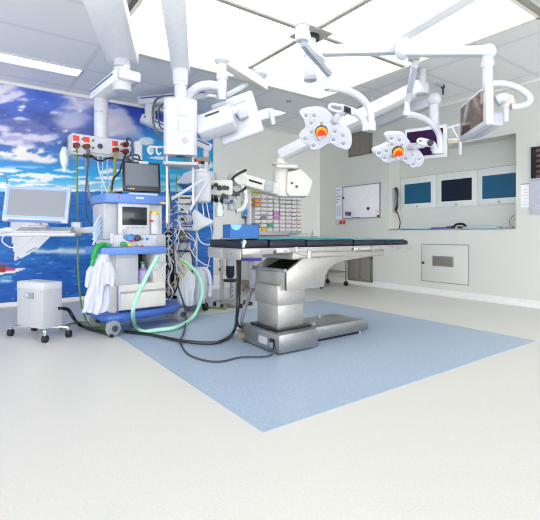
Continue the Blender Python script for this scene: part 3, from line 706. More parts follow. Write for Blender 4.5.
MB().cyl((2.72, 3.05, .145), (2.72, 3.05, .16), .02, n=12).cyl((3.0, 3.28, .145), (3.0, 3.28, .165), .02, n=12).build('bolt', steel2, t)
MB().prism([(2.17, 2.9, .17), (2.56, 2.9, .17), (2.56, 3.31, .17), (2.17, 3.31, .17)], (0, 0, .02)).build('column_gaiter', black, t)
cg = MB().span((2.21, 2.94, .185), (2.50, 3.26, .40), .006).build('lower_column', steel2, t)
MB().span((2.20, 2.93, .385), (2.515, 3.28, .56), .006).build('upper_column', steel2, t)
hd = MB()
side = [(2.235, .525), (2.235, .69), (2.42, .795), (2.92, .80), (2.92, .755), (2.82, .735), (2.73, .69), (2.68, .63), (2.66, .525)]
hd.prism([(x, 2.845, z) for x, z in side], (0, .035, 0), .004)
hd.prism([(x, 3.325, z) for x, z in side], (0, .035, 0), .004)
hd.span((2.235, 2.86, .525), (2.26, 3.35, .69), .003).span((2.24, 2.86, .525), (2.66, 3.35, .55)).span((2.63, 2.86, .525), (2.66, 3.35, .72))
hd = hd.build('tilt_housing', steel2, t)
MB().prism([(2.27, 2.88, .66), (2.27, 3.325, .66), (2.62, 3.325, .80), (2.62, 2.88, .80)], (0, 0, -.012)).build('dark_bellows', black, hd)
MB().bar((2.225, 2.85, .695), (2.225, 3.35, .695), .03, .03, .004).build('front_lip', steel, hd)
MB().span((2.20, 3.31, .50), (2.31, 3.385, .68), .01).build('motor_box', grey, hd)
# deck and pads
dk = MB().span((TX0+.55, TY0+.04, .785), (3.55, TY1-.04, .855), .006)
dk.prism([(2.55, TY0+.05, .80), (3.45, TY0+.05, .815), (3.45, TY0+.05, .79), (3.30, TY0+.05, .775), (2.95, TY0+.05, .75), (2.55, TY0+.05, .745)], (0, TY1-TY0-.1, 0), .004)
dk = dk.build('deck_frame', steel2, t)
for y in (TY0-.012, TY1+.012):
    MB().span((TX0, y-.008, .845), (TX0+.30, y+.008, .895), .003).span((TX0+.33, y-.008, .85), (3.0, y+.008, .885), .003).span((3.03, y-.008, .85), (TX1+.03, y+.008, .878), .003).build('side_rail', steel2, t)
    for x in (1.95, 2.2, 2.45, 2.8, 3.1, 3.4, 3.6): MB().span((x-.012, min(y, y*.0+y)-.014, .86), (x+.012, y+.014, .874)).build('rail_bolt', grey, t)
MB().span((TX0, TY0, .868), (TX1, TY1, .893), .004).build('table_top', steel2, t)
for a, b_, z1 in ((TX0, TX0+.27, .962), (TX0+.28, 2.45, .962), (2.46, 3.05, .955), (3.06, 3.52, .945), (3.53, TX1, .94)):
    MB().span((a, TY0, .89), (b_, TY1, z1), .022, 3).build('mattress_section', navyp, t)
MB().bar((TX0+.01, TY0-.012, .90), (TX0+.02, TY0-.012, .965), .02, .02, .004).cyl((TX0+.015, TY0-.03, .945), (TX0+.015, TY0, .945), .014, n=10).build('joint_lever', chrome, t)
for y0e, y1e in ((TY0+.0, (TY0+TY1)/2-.01), ((TY0+TY1)/2+.01, TY1)):
    ep = MB().span((TX0-.014, y0e, .805), (TX0+.0, y1e, .888), .004).build('end_plate', steel2, t)
    for k_ in range(3): MB().cyl((TX0-.018, y0e+.06+.07*k_, .85), (TX0-.01, y0e+.06+.07*k_, .85), .009, n=10).build('end_bolt', grey, ep)
lv = [P(296, 247, 3.58), P(297, 252, 3.58), P(303, 254, 3.55), P(309, 255, 3.55)]
MB().tube(lv, .014, 10).cyl(P(309, 251, 3.56), P(309, 258, 3.56), .02, n=12).build('clamp_handle', steel2, t)
MB().span((3.28, TY0-.03, .835), (3.32, TY0+.01, .885), .004).span((3.70, TY0-.03, .845), (3.73, TY0+.01, .885), .004).build('rail_clamp', grey, t)
# drape
dr = MB(); n_ = 40; tb = dr.bm; g = []
for i in range(n_+1):
    x = 1.95+(3.84-1.95)*i/n_; row = []
    top = .965 if x < 2.46 else (.958 if x < 3.05 else (.948 if x < 3.52 else .943))
    for k_ in range(9):
        y = TY0+.03+(TY1-TY0-.06)*k_/8
        row.append(tb.verts.new((x, y+.008*math.sin(i*.9), top+.004+.004*abs(noise.noise(V((x*5, y*7, 0)))))))
    row.insert(0, tb.verts.new((x, TY0+.012+.003*math.sin(i*.7), top-.002+.002*math.sin(i*1.3))))
    g.append(row)
for i in range(n_):
    for k_ in range(9): tb.faces.new((g[i][k_], g[i+1][k_], g[i+1][k_+1], g[i][k_+1]))
dr = dr.build('surgical_sheet', teal)
so = dr.modifiers.new('thick', 'SOLIDIFY'); so.thickness = .005; so.offset = 1
solo(dr, 'thin teal sheet spread over the dark operating table padding', 'sheet')
# blue box
bF = Frame(P(238, 243, 3.42), -28); bF.o.z = .9725; bF = Frame(bF.o, -14)
lft = bF.hit(222, 240, 0)
bF = Frame(bF.o+V((.05, 0, 0)), -14)
bl = thing('instrument_box', 'bright blue box with a pale half-round cutout standing on the operating table', 'box', frame=bF)
w_, h_ = .30, .115
bm_ = MB(bF.M)
bm_.span((-.115, 0, 0), (.135, .006, h_)).span((-.115, .20, 0), (.135, .206, h_)).span((-.115, 0, 0), (-.109, .206, h_)).span((.129, 0, 0), (.135, .206, h_)).span((-.115, 0, 0), (.135, .206, .006)).span((-.115, 0, h_-.008), (.135, .206, h_))
bm_.build('carton', boxblue, bl)
pl = [(-.06+.045*math.cos(a_), -.002, h_-.002+.045*math.sin(a_)) for a_ in [math.pi+math.pi*k_/14 for k_ in range(15)]]
MB(bF.M).prism(pl, (0, .004, 0)).build('thumb_cutout', boxlight, bl)

# ---------------------------------------------------------------- anaesthesia machine
AF = Frame((1.10, 4.27, 0), 4)
an = thing('anaesthesia_machine', 'blue and white anaesthesia machine on castors with a dark screen', 'anaesthesia machine', frame=AF)
def ab(name, px0, py0, px1, py1, v, dep, m, parent, bev=.01, extra=None):
    a = AF.hit(px0, py0, v); b_ = AF.hit(px1, py1, v); c0 = AF.hit((px0+px1)/2, py0, v).z; c1 = AF.hit((px0+px1)/2, py1, v).z
    return MB(AF.M).span((min(a.x, b_.x), v, min(c0, c1)), (max(a.x, b_.x), v+dep, max(c0, c1)), bev).build(name, m, parent)
bs = MB(AF.M); bp = [(.0, .16), (.05, .03), (.14, .0), (.62, .05), (.82, .12), (.95, .22), (1.0, .34), (1.0, .55), (.94, .62), (.06, .62), (0, .55)]
bs.prism([(x, y, .145) for x, y in bp], (0, 0, .06), .02)
bs.prism([(x*.9+.05, y*.8+.06, .12) for x, y in bp], (0, 0, .05), .01)
bs = bs.build('base', blue2, an)
for u, v, nm in ((.07, .06, 0), (.93, .28, 0), (.07, .56, 0), (.93, .56, 0)):
    cs = MB(AF.M).bar((u-.0, v, .135), (u+.02, v-.02, .10), .07, .05, .01).build('castor', ltgrey, bs)
    MB(AF.M).lathe([(.02, -.02), (.05, -.022), (.075, -.018), (.08, 0), (.075, .018), (.05, .022), (.02, .02)], (u+.03, v-.05, .08), (.25, -1, 0), 24).build('wheel', grey, cs)
    MB(AF.M).cyl((u+.03-.008, v-.015, .08), (u+.03+.012, v-.085, .08), .03, n=14).build('hub', dgrey, cs)
lc = ab('lower_cabinet', 117, 283.5, 166, 308.5, .10, .42, cream, an, .015)
lz0 = AF.hit(140, 308, .10).z; lz1 = AF.hit(140, 284, .10).z
u0 = AF.hit(117, 300, .10).x; u1 = AF.hit(166, 300, .10).x
MB(AF.M).prism([(u0, .1, .2), (u0-.05, .22, .2), (u0-.05, .5, .2), (u0, .52, .2)], (0, 0, lz1-.2), .02).build('side_panel', cream, an)
dw = MB(AF.M).span((u0+.03, .088, .23), (u1-.01, .105, .40), .008).build('drawer', cream, lc)
MB(AF.M).span((u0+.03, .082, .405), (u1-.01, .10, .42), .004).build('drawer_grip', ltgrey, dw)
MB(AF.M).span((u0+.0, .092, .20), (u0+.014, .104, lz1), .003).build('edge_strip', blue, lc)
WZ = .80
md = MB(AF.M); um0 = AF.hit(116, 270, .12).x; um1 = AF.hit(138.5, 270, .12).x; um2 = AF.hit(153, 270, .12).x; um3 = AF.hit(166, 270, .12).x
md.span((um0, .12, lz1), (um1, .5, WZ), .008).span((um2, .12, lz1), (um3, .5, WZ), .008).span((um1-.01, .45, lz1), (um2+.01, .5, WZ))
md = md.build('middle_cabinet', cream, an)
MB(AF.M).span((um0+.015, .112, lz1+.01), (um1-.006, .124, WZ-.03), .004).build('door', white, md)
MB(AF.M).span((um1, .40, lz1+.0), (um2, .452, WZ-.01)).build('dark_recess', black, md)
MB(AF.M).lathe([(0, 0), (.05, .0), (.055, .03), (.055, .13), (.02, .16), (.02, .2), (0, .2)], ((um1+um2)/2, .2, lz1)).build('absorber_jar', mat('lilac_jar', 'b9aee0', .3), md)
MB(AF.M).lathe([(.0, .2), (.026, .2), (.026, .23), (0, .23)], ((um1+um2)/2, .2, lz1)).build('jar_lid', green, md)
MB(AF.M).tube([(um2+.02, .10, .70), (um2+.06, .07, .72), (um3-.02, .08, .68), (um2+.04, .08, .62), (um2+.01, .1, .64)], .012).build('coiled_tube', whitec, md)
wt = ab('work_top', 101, 247, 167, 254.5, -.02, .5, blue, an, .012)
ux0 = AF.hit(104, 230, .06).x; ux1 = AF.hit(167, 230, .06).x
uz = AF.hit(140, 247, .0).z
# upper body
ub = MB(AF.M).span((ux0+.05, .18, uz), (ux1, .46, 1.37), .01).build('upper_body', cream, an)
sg_ = ab('side_block', 103.5, 203, 117.5, 240, .12, .34, ltgrey, an, .02)
sc_ = ab('display_panel', 118.5, 203, 150, 236, .10, .12, white, an, .01)
ab('screen', 122.5, 207, 147, 225, .094, .012, screen_dark, sc_, .002)
for px in (126, 131, 136, 141): ab('key', px, 226.5, px+3.5, 228.3, .094, .01, ltgrey, sc_, .001)
q = AF.hit(124, 231.5, .10); MB(AF.M).cyl((q.x, .10, q.z), (q.x, .07, q.z), .022, n=16, bev=.003).build('rotary_knob', ltgrey, sc_)
ct = ab('control_console', 113, 234.5, 166.5, 247, .05, .3, white, an, .02)
for px, py, m_, r in ((129, 238, label_blue, .032), (132, 236.5, blue2, .026), (137, 238, dgrey, .036), (131.5, 240, red, .02), (126, 237, label_blue, .024)):
    q = AF.hit(px, py, .03); MB(AF.M).cyl((q.x, .05, q.z), (q.x, -.01, q.z), r, r*.85, 16, .004).build('valve_knob', m_, ct)
q = AF.hit(123, 244, .03); MB(AF.M).box((q.x, .02, q.z), (.05, .05, .04), None, .012).build('green_connector', green, ct)
q = AF.hit(129, 245, .03); MB(AF.M).box((q.x, .02, q.z), (.045, .04, .025), None, .008).build('yellow_connector', yellow, ct)
q = AF.hit(160.5, 240, .05); MB(AF.M).cyl((q.x, .06, q.z), (q.x, .03, q.z), .05, n=20, bev=.006).cyl((q.x, .035, q.z), (q.x, .025, q.z), .03, n=14).build('gauge', ltgrey, ct)
for px, py, m_ in ((142, 239, grey), (147, 239, label_blue), (137, 246, grey), (142, 246.3, red)):
    q = AF.hit(px, py, .05); MB(AF.M).cyl((q.x, .055, q.z), (q.x, .035, q.z), .014, n=10).build('button', m_, ct)
MB(AF.M).tube([(AF.hit(112, 236, .03).x, .03, AF.hit(112, 246, .03).z), (AF.hit(112, 236, .03).x-.01, .0, AF.hit(112, 240, .03).z), (AF.hit(112, 236, .03).x, .03, AF.hit(112, 234, .03).z)], .016).build('push_handle', white, an)
# absorber at the right of the display
q = AF.hit(156.5, 230, .08)
abz = MB(AF.M).lathe([(0, 0), (.052, 0), (.055, .02), (.055, .19), (.045, .21), (0, .21)], (q.x, .13, AF.hit(156, 234, .1).z)).build('canister', white, an)
MB(AF.M).lathe([(0, .21), (.05, .21), (.05, .235), (0, .24)], (q.x, .13, AF.hit(156, 234, .1).z)).build('yellow_cap', yellow, abz)
for px in (151.2, 165): 
    z_ = AF.hit(px, 221, .08); MB(AF.M).cyl((z_.x, .09, z_.z), (z_.x, .06, z_.z), .014, n=10).build('red_clip', red, an)
ts = ab('top_shelf', 105.5, 194.5, 166.5, 203.5, .06, .44, blue, an, .012)
q0 = AF.hit(136, 198, .06); MB(AF.M).span((q0.x, .055, q0.z-.008), (q0.x+.085, .062, q0.z+.012)).build('lettering_strip', white, ts)
q0 = AF.hit(118, 197, .06); MB(AF.M).span((q0.x, .055, q0.z-.006), (q0.x+.02, .062, q0.z+.008)).build('red_mark', red, ts)
q0 = AF.hit(160.5, 203, .06); MB(AF.M).span((q0.x, .03, q0.z-.012), (q0.x+.05, .062, q0.z+.008), .004).build('yellow_clip', yellow, ts)
# swing-out rails at left with coiled white tubes
for k_ in range(4):
    a = AF.w(ux0-.02, .14+.02*k_, 1.02+.045*k_)
    MB().tube([AF.w(ux0+.02, .2, 1.20-.05*k_), AF.w(ux0-.03, .17, 1.14-.05*k_), AF.w(ux0-.075, .15, 1.05-.05*k_)], .011).build('corrugated_tube', mat('pale_blue_tube', 'b9cdf0', .4) if 'pale_blue_tube' not in MATS else MATS['pale_blue_tube'], an)
# patient monitor on the top shelf
mo = AF.hit(141, 195, .2); mz = AF.hit(140, 194.5, .06).z
MFm = Frame(AF.w(AF.hit(141, 195, .2).x, .22, mz+.0), 4-12)
pm_ = thing('patient_monitor', 'black-framed grey patient monitor standing on the blue top shelf', 'monitor', frame=MFm)
a = MFm.hit(122.5, 190, 0); b_ = MFm.hit(160, 194, 0); mh_ = MFm.hit(141, 164, 0).z
R3 = Matrix.Rotation(math.radians(-8), 3, 'X')
cxm, wm = (a.x+b_.x)/2, b_.x-a.x
bz = MB(MFm.M).box((cxm, .0, .03+mh_/2), (wm, .05, mh_-.02), R3, .012).build('bezel', black, pm_)
MB(MFm.M).box(V((cxm, 0, .03+mh_/2))+R3 @ V((0, -.0255, .018)), (wm-.05, .003, mh_-.10), R3).build('screen', screen_grey, bz)
for k_, m_ in enumerate((label_blue, yellow, yellow)):
    MB(MFm.M).box(V((cxm, 0, .03+mh_/2))+R3 @ V((-wm/2+.055+.025*k_, -.0255, -mh_/2+.035)), (.018, .003, .014), R3).build('indicator', m_, bz)
MB(MFm.M).box((cxm, .06, .03+mh_/2), (wm*.8, .08, mh_*.7), R3, .02).build('rear_case', dgrey, pm_)
MB(MFm.M).span((cxm-.14, -.04, 0), (cxm+.17, .12, .03), .01).build('foot', white, pm_)
MB(MFm.M).box((cxm+.02, 0, mh_+.015), (.10, .05, .03), None, .008).build('top_clip', white, pm_)
cord('coiled_cable', [MFm.w(cxm-.1, .05, mh_+.03), MFm.w(cxm-.14, .02, mh_+.07), MFm.w(cxm-.05, -.02, mh_+.09), MFm.w(cxm-.02, .02, mh_+.05), MFm.w(cxm-.1, -.02, mh_+.055), MFm.w(cxm+.02, .0, mh_+.03)], .010, dgrey, 'small tangle of dark cable lying on top of the grey patient monitor')

# ---------------------------------------------------------------- hanging cloth
def hanging(name, m, prof, label, cat, seed, fold=.2, nf=9, parent=None):
    """prof: list of (centre point, half width across, half depth)"""
    b0 = MB(); tb = b0.bm; N = 48; rings = []
    pts = []
    for (p0, w0, d0), (p1, w1, d1) in zip(prof, prof[1:]):
        for k_ in range(6):
            u = k_/6; pts.append((V(p0).lerp(V(p1), u), w0+(w1-w0)*u, d0+(d1-d0)*u))
    pts.append((V(prof[-1][0]), prof[-1][1], prof[-1][2]))
    for i, (p, w_, d_) in enumerate(pts):
        ring = []; gr = min(1, i/len(pts)*1.6)
        for k_ in range(N):
            a_ = 2*math.pi*k_/N
            f = 1+fold*gr*(math.sin(a_*nf+seed+.15*i)+.5*math.sin(a_*(nf*2+1)+seed*2-.1*i))
            ring.append(tb.verts.new(p+RT*math.cos(a_)*w_*f+FW*math.sin(a_)*d_*f+V((0, 0, .012*math.sin(a_*3+seed) if i == len(pts)-1 else 0))))
        rings.append(ring)
    for a, b_ in zip(rings, rings[1:]):
        for k_ in range(N): tb.faces.new((a[k_], a[(k_+1) % N], b_[(k_+1) % N], b_[k_]))
    tb.faces.new(rings[0]); tb.faces.new(rings[-1])
    bmesh.ops.recalc_face_normals(tb, faces=tb.faces)
    o = b0.build(name, m, parent, smooth=80)
    return solo(o, label, cat) if not parent else o
ct_ = thing('hanging_gown', 'crumpled white gown hanging from the left end of the anaesthesia machine', 'gown', P(100, 258, 4.06))
hanging('body', cloth, [(P(103, 254, 4.11), .05, .05), (P(102, 264, 4.07), .075, .07), (P(100, 285, 4.05), .085, .08), (P(97, 302, 4.03), .10, .08), (P(94, 312, 4.03), .10, .07)], '', '', 1.3, parent=ct_)
hanging('sleeve', cloth, [(P(97, 262, 4.07), .045, .04), (P(92, 272, 4.04), .055, .04), (P(89, 287, 4.03), .035, .03)], '', '', 2.2, parent=ct_, nf=4)
hanging('sleeve', cloth, [(P(107, 262, 4.03), .04, .04), (P(109, 274, 4.01), .05, .04), (P(109, 285, 4.01), .045, .035)], '', '', .4, parent=ct_, nf=4)

# ---------------------------------------------------------------- hoses of the machine
cord('breathing_hose', [P(110, 246.0, 4.12), P(104, 244.5, 4.12), P(97, 247.5, 4.05), P(94, 255, 4.02), P(91.5, 266, 4.0)], [.016, .022, .027, .026, .016], hosegreen, 'short fat green corrugated hose over the left end of the blue work top', 'hose', n=12, ribs=.012)
cord('gas_hose', [P(158, 256, 4.30), P(151, 268, 4.26), P(143, 284, 4.2), P(136, 299, 4.14), P(133, 312, 4.10), PZ(135, 325, .03), PZ(143, 331.5, .03), PZ(158, 330, .03), PZ(177, 327, .03), PZ(193, 317, .05), P(201, 300, 4.9), P(202, 286, 4.95), P(197, 273, 5.0), P(188, 264, 5.05), P(178, 258, 5.1)], .021, mint, 'pale mint green hose looping in front of the anaesthesia machine to the floor', 'hose', n=12)
# ---------------------------------------------------------------- white cabinet on castors
n0 = PZ(43, 329.5, .11); l0 = PZ(17, 325, .11); r0 = PZ(63.5, 324.5, .11)
ang = math.degrees(math.atan2(n0.y-l0.y, n0.x-l0.x)); WFm = Frame((l0.x, l0.y, 0), ang)
W_ = (n0-l0).length; D_ = (r0-n0).length*.84
wc = thing('mobile_cabinet', 'white box cabinet on four small black castors in front of the sea print', 'cabinet', frame=WFm)
bdy = MB(WFm.M).span((0, 0, .11), (W_, D_, .50), .004).build('body', boxgrey, wc)
MB(WFm.M).span((-.004, -.004, .475), (W_+.004, D_+.004, .545), .012, 3).build('lid', white, wc)
MB(WFm.M).span((.07, D_*.3, .543), (W_-.07, D_*.85, .548), .002).build('lid_recess', ltgrey, wc)
MB(WFm.M).span((W_*.33, -.006, .385), (W_*.66, .0, .445), .003).build('badge', grey, bdy)
MB(WFm.M).span((W_*.37, -.008, .40), (W_*.45, -.004, .435)).build('badge_symbol', white, bdy)
for x, z in ((.03, .46), (W_-.03, .46), (.03, .14), (W_-.03, .14)): MB(WFm.M).cyl((x, -.003, z), (x, .002, z), .005, n=8).build('screw', grey, bdy)
for y, z in ((.25, .42), (.25, .2)): MB(WFm.M).cyl((W_+.003, y, z), (W_-.002, y, z), .006, n=8).build('screw', grey, bdy)
MB(WFm.M).span((W_-.002, D_*.78, .27), (W_+.006, D_*.86, .30)).build('socket', black, bdy)
fr_ = MB(WFm.M)
for a, b_ in (((0, 0), (W_, D_)), ((W_, 0), (0, D_))): fr_.bar((a[0]+(a[0]-b_[0])*.16, a[1]+(a[1]-b_[1])*.12, .095), (b_[0]+(b_[0]-a[0])*.16, b_[1]+(b_[1]-a[1])*.12, .095), .03, .022, .004)
fr_.build('cross_base', chrome, wc)
for u, v in ((-.16*W_, -.12*D_), (1.16*W_, -.12*D_), (-.16*W_, 1.12*D_), (1.16*W_, 1.12*D_)):
    cs = MB(WFm.M).cyl((u, v, .06), (u, v, .10), .014, n=10).build('castor', chrome, wc)
    MB(WFm.M).cyl((u-.02, v-.012, .034), (u+.02, v+.012, .034), .034, n=18, bev=.006).build('wheel', rubber, cs)

# ---------------------------------------------------------------- workstation at left
WSF = Frame(P(40, 236, 4.55), VIEW+8)
ws = thing('computer_workstation', 'white computer screen and keyboard tray on a swing arm in front of the sea print', 'computer', frame=WSF)
a = WSF.hit(3, 185, .06); b_ = WSF.hit(69.5, 224, .06); c_ = WSF.hit(69, 188.5, .06)
tilt = math.radians(-9); R4 = Matrix.Rotation(tilt, 3, 'X') @ Matrix.Rotation(math.radians(2.2), 3, 'Y')
zc = (a.z+b_.z)/2; xc = (a.x+b_.x)/2; wd, ht = b_.x-a.x-.01, a.z-b_.z-.025
hs = MB(WSF.M).box((xc, .08, zc), (wd, .05, ht), R4, .012).build('monitor_housing', white, ws)
MB(WSF.M).box(V((xc, .08, zc))+R4 @ V((0, -.025, .012)), (wd-.035, .006, ht-.05), R4, .002).build('inner_bezel', mat('pale_blue_bezel', '9db4e8', .35), hs)
scm, nt, b = tex_mat('glossy_off_screen'); b.inputs['Base Color'].default_value = lin('8d929c')+(1,); b.inputs['Roughness'].default_value = .08
MB(WSF.M).box(V((xc+.005, .08, zc))+R4 @ V((0, -.029, .014)), (wd-.085, .004, ht-.105), R4).build('screen', scm, hs)
MB(WSF.M).box(V((xc, .08, zc))+R4 @ V((.0, -.028, -ht/2+.012)), (wd-.12, .01, .02), R4, .003).build('front_rail', blue, hs)
k0 = WSF.hit(9, 235, -.1); k1 = WSF.hit(76, 235, -.1)
tr = MB(WSF.M).span((k0.x, -.13, -.005), (k1.x, .12, .035), .016, 3).build('keyboard_tray', white2, ws)
KM = WSF.M @ Matrix.Translation((0, -.10, .034)) @ Matrix.Rotation(math.radians(17), 4, 'X')
kb = MB(KM).span((k0.x+.05, 0, 0), (k1.x-.06, .15, .014), .004).build('keyboard', white, tr)
ky = MB(KM)
for r_ in range(5):
    for c__ in range(20):
        x = k0.x+.06+(k1.x-k0.x-.13)*c__/19.5; ky.span((x, .012+.027*r_, .012), (x+.021, .033+.027*r_, .021))
ky.build('keys', ltgrey, kb)
MB(WSF.M).box((xc, .11, .07), (.2, .1, .09), None, .02).cyl((xc, .12, .02), (xc, .12, .22), .03).build('monitor_stand', white, ws)
MB(WSF.M).box((xc+.0, .02, .062), (.05, .05, .03), None, .01).build('trackball', black, ws)
r0_ = WSF.hit(76, 227, .1); r1_ = WSF.hit(104, 228, .1)
MB().bar(WSF.w(r0_.x-.25, .14, .03), WSF.w(r1_.x+.04, .14, .085), .06, .07, .01).build('swing_arm', white, ws)
MB(WSF.M).span((r0_.x-.06, .12, .06), (r0_.x+.04, .19, .155), .01).build('arm_cover', white, ws)
MB(WSF.M).cyl((r0_.x+.06, .10, .035), (r0_.x+.06, .112, .035), .012, n=10).build('yellow_stud', yellow, ws)
MB(WSF.M).bar((k0.x+.07, .16, .02), (k0.x-.35, .22, .02), .05, .05, .01).build('side_bracket', white, ws)
MB(WSF.M).tube([(k0.x-.10, -.05, .05), (k0.x-.02, -.08, .065), (k0.x+.02, -.06, .05)], .03, 10).build('mouse', white, ws)
cord('hooked_wire', [P(-4, 176, 4.7), P(3, 176, 4.7), P(6.5, 178, 4.7), P(7, 184, 4.7)], .006, greyc, 'short hooked grey wire above the left corner of the white computer screen')
cord('white_lead', [WSF.w(k0.x-.06, -.02, .04), P(2, 240, 4.5), P(6, 245, 4.5), P(12, 247.5, 4.5), P(22, 246, 4.5), WSF.w(k0.x+.2, -.02, -.02), WSF.w(k0.x+.2, 0, .0)], .006, whitec, 'thin white lead drooping beneath the keyboard tray')
# heater-like white caddy under the tray is part of the print

# ---------------------------------------------------------------- equipment trolley with stacked devices
EF = Frame((2.72, 4.95, 0), VIEW+10)
et = thing('equipment_trolley', 'white equipment trolley crammed with devices and leads right of the anaesthesia machine', 'trolley', frame=EF)
def el_(px, py, v=0): return EF.hit(px, py, v)
xl, xr_ = el_(172, 240).x, el_(196, 240).x
MB(EF.M).span((xl-.05, -.1, .10), (xr_+.12, .45, .15), .02).build('base', ltgrey, et)
for u, v in ((xl, -.05), (xr_+.12, -.02), (xl, .4), (xr_+.10, .4)):
    cs = MB(EF.M).cyl((u, v, .06), (u, v, .11), .02, n=10).build('castor', dgrey, et)
    MB(EF.M).cyl((u-.022, v-.01, .055), (u+.022, v+.01, .055), .055, n=20, bev=.008).build('wheel', rubber, cs)
for px in (169, 196.5):
    q = el_(px, 240, .05); MB(EF.M).cyl((q.x, .05, .14), (q.x, .05, 1.95 if px > 180 else 1.6), .017, n=12).build('pole', steel2, et)
z1_ = el_(182, 252).z; z0_ = el_(182, 292).z
cb_ = MB(EF.M).span((xl+.03, 0, .20), (xl+.25, .4, z1_), .012).build('column_cabinet', cream, et)
for k_ in range(4): MB(EF.M).span((xl+.13, -.006, z1_-.10-.045*k_), (xl+.16, .002, z1_-.08-.045*k_)).build('switch', grey, cb_)
MB(EF.M).span((xl-.1, .1, .16), (xl+.05, .4, .85), .01).build('dark_cable_panel', navyp, et)
shz = []
for py in (292, 252, 225, 196): 
    z = max(el_(182, py).z, .2); MB(EF.M).span((xl-.02, -.02, z-.015), (xr_+.0, .42, z), .004).build('shelf', steel2, et)
def device(name, lab, px0, py0, px1, py1, m, cat='medical device', screen=None, knobs=0, slot=False, grp=None):
    a = el_(px0, py0, -.03); b_ = el_(px1, py1, -.03); z0, z1 = b_.z, a.z
    T = thing(name, lab, cat, frame=Frame(EF.w(a.x, -.03, z0), math.degrees(EF.a)), group=grp); M_ = EF.M
    c = MB(M_).span((a.x, -.03, z0), (b_.x, .30, z1), .01).build('case', m, T)
    if screen: MB(M_).span((a.x+.02, -.034, z0+.02), (b_.x-.02, -.028, z1-.015)).build('screen', screen, c)
    for k_ in range(knobs):
        x = a.x+(b_.x-a.x)*(.3+.45*k_/max(1, knobs-1) if knobs > 1 else .35); MB(M_).cyl((x, -.03, (z0+z1)/2), (x, -.06, (z0+z1)/2), .022, n=14, bev=.004).build('knob', black, c)
    if slot: MB(M_).span((a.x+.02, -.036, z0+(z1-z0)*.55), (b_.x-.03, -.028, z0+(z1-z0)*.75)).build('display_slot', dgrey, c)
    MB(M_).span((b_.x-.03, -.034, z0+.012), (b_.x-.012, -.028, z0+.03)).build('indicator', red if knobs == 0 else label_blue, c)
    return T
device('infusion_pump', 'white pump with a slotted display, topmost in the stack right of the anaesthesia machine', 178, 195, 193, 203.5, cream, slot=True)
device('suction_regulator', 'upper of two white units with one black knob in the equipment stack', 177.5, 204.5, 191, 213.5, white, knobs=1)
device('suction_regulator', 'lower of two white units with one black knob in the equipment stack', 177.5, 215, 191.5, 223.5, white, knobs=1)
device('pump_module', 'white module with dark key row above the small dark display', 176.5, 224.5, 199, 230.5, white, slot=True)
d_ = device('device_display', 'small dark display with green and yellow readouts in the equipment stack', 176.5, 231.5, 189, 241.5, dgrey, screen=screen_dark)
a = el_(180, 238, -.05); MB(EF.M).span((a.x, -.05, a.z), (a.x+.03, -.036, a.z+.02)).build('yellow_readout', yellow, d_)
a = el_(183, 237, -.05); MB(EF.M).span((a.x, -.05, a.z), (a.x+.05, -.036, a.z+.014)).build('green_readout', green, d_)
device('control_panel', 'grey panel with a red light below the small dark display', 174.5, 243, 190.5, 250, ltgrey)
# bags, covers
def fc(px, py, D): return P(px, py, D)
hanging('clear_bag', film, [(P(183.5, 268, 5.15), .05, .03), (P(186, 276, 5.12), .10, .05), (P(186, 290, 5.12), .09, .05), (P(186, 305, 5.14), .075, .04)], 'whitish plastic bag hanging low between the machine and the equipment trolley', 'bag', .7)
hanging('plastic_cover', white, [(P(201, 267, 5.35), .07, .05), (P(200, 272, 5.33), .11, .07), (P(199, 290, 5.33), .10, .07), (P(198, 302, 5.35), .08, .05)], 'white plastic cover hanging beside the blue wall right of the equipment stack', 'cover', 1.9, fold=.08)
uc = Frame(P(203, 203, 5.22), VIEW+8)
T = thing('ventilator_unit', 'tall rounded white unit high on the pole of the equipment trolley', 'medical device', frame=uc)
MB(uc.M).span((-.10, -.09, 0), (.10, .12, .36), .045, 3).build('housing', white, T)
MB(uc.M).span((-.10, -.07, .30), (.06, .10, .43), .05, 3).build('cap', white, T)
MB(uc.M).cyl((.02, -.09, .2), (.02, -.10, .2), .02, n=12).build('button', ltgrey, T)
wdg = MB().prism([P(191, 215, 5.14), P(194, 208, 5.14), P(198, 211, 5.14), P(205, 217, 5.14), P(213, 220.5, 5.14), P(212, 224, 5.14), P(204, 227, 5.14), P(197, 231, 5.14), P(191, 231, 5.14), P(193, 223, 5.14)], FW*.09, .018)
solo(wdg.build('plastic_cover', white), 'pointed white cover stretched across the middle of the equipment stack', 'cover')
cord('white_hose', [P(203, 268, 5.3), P(208, 272, 5.3), P(210.5, 284, 5.3), P(209.5, 296, 5.32)], .025, whitec, 'short thick white hose hanging at the right of the equipment trolley', 'hose')
MBx = thing('device_module', 'brown and black device module mounted high on the equipment trolley pole', 'medical device', P(201, 164, 5.3))
MB().box(P(200, 160.5, 5.32), (.24, .16, .07), Matrix.Rotation(math.radians(VIEW), 3, 'Z'), .01).build('case', brownmetal, MBx)
for k_, m_ in enumerate((black, red, black, white2)): MB().box(P(194.5+4*k_, 160.5+1.0*k_, 5.21), (.04, .02, .035), Matrix.Rotation(math.radians(VIEW), 3, 'Z'), .004).build('connector', m_, MBx)
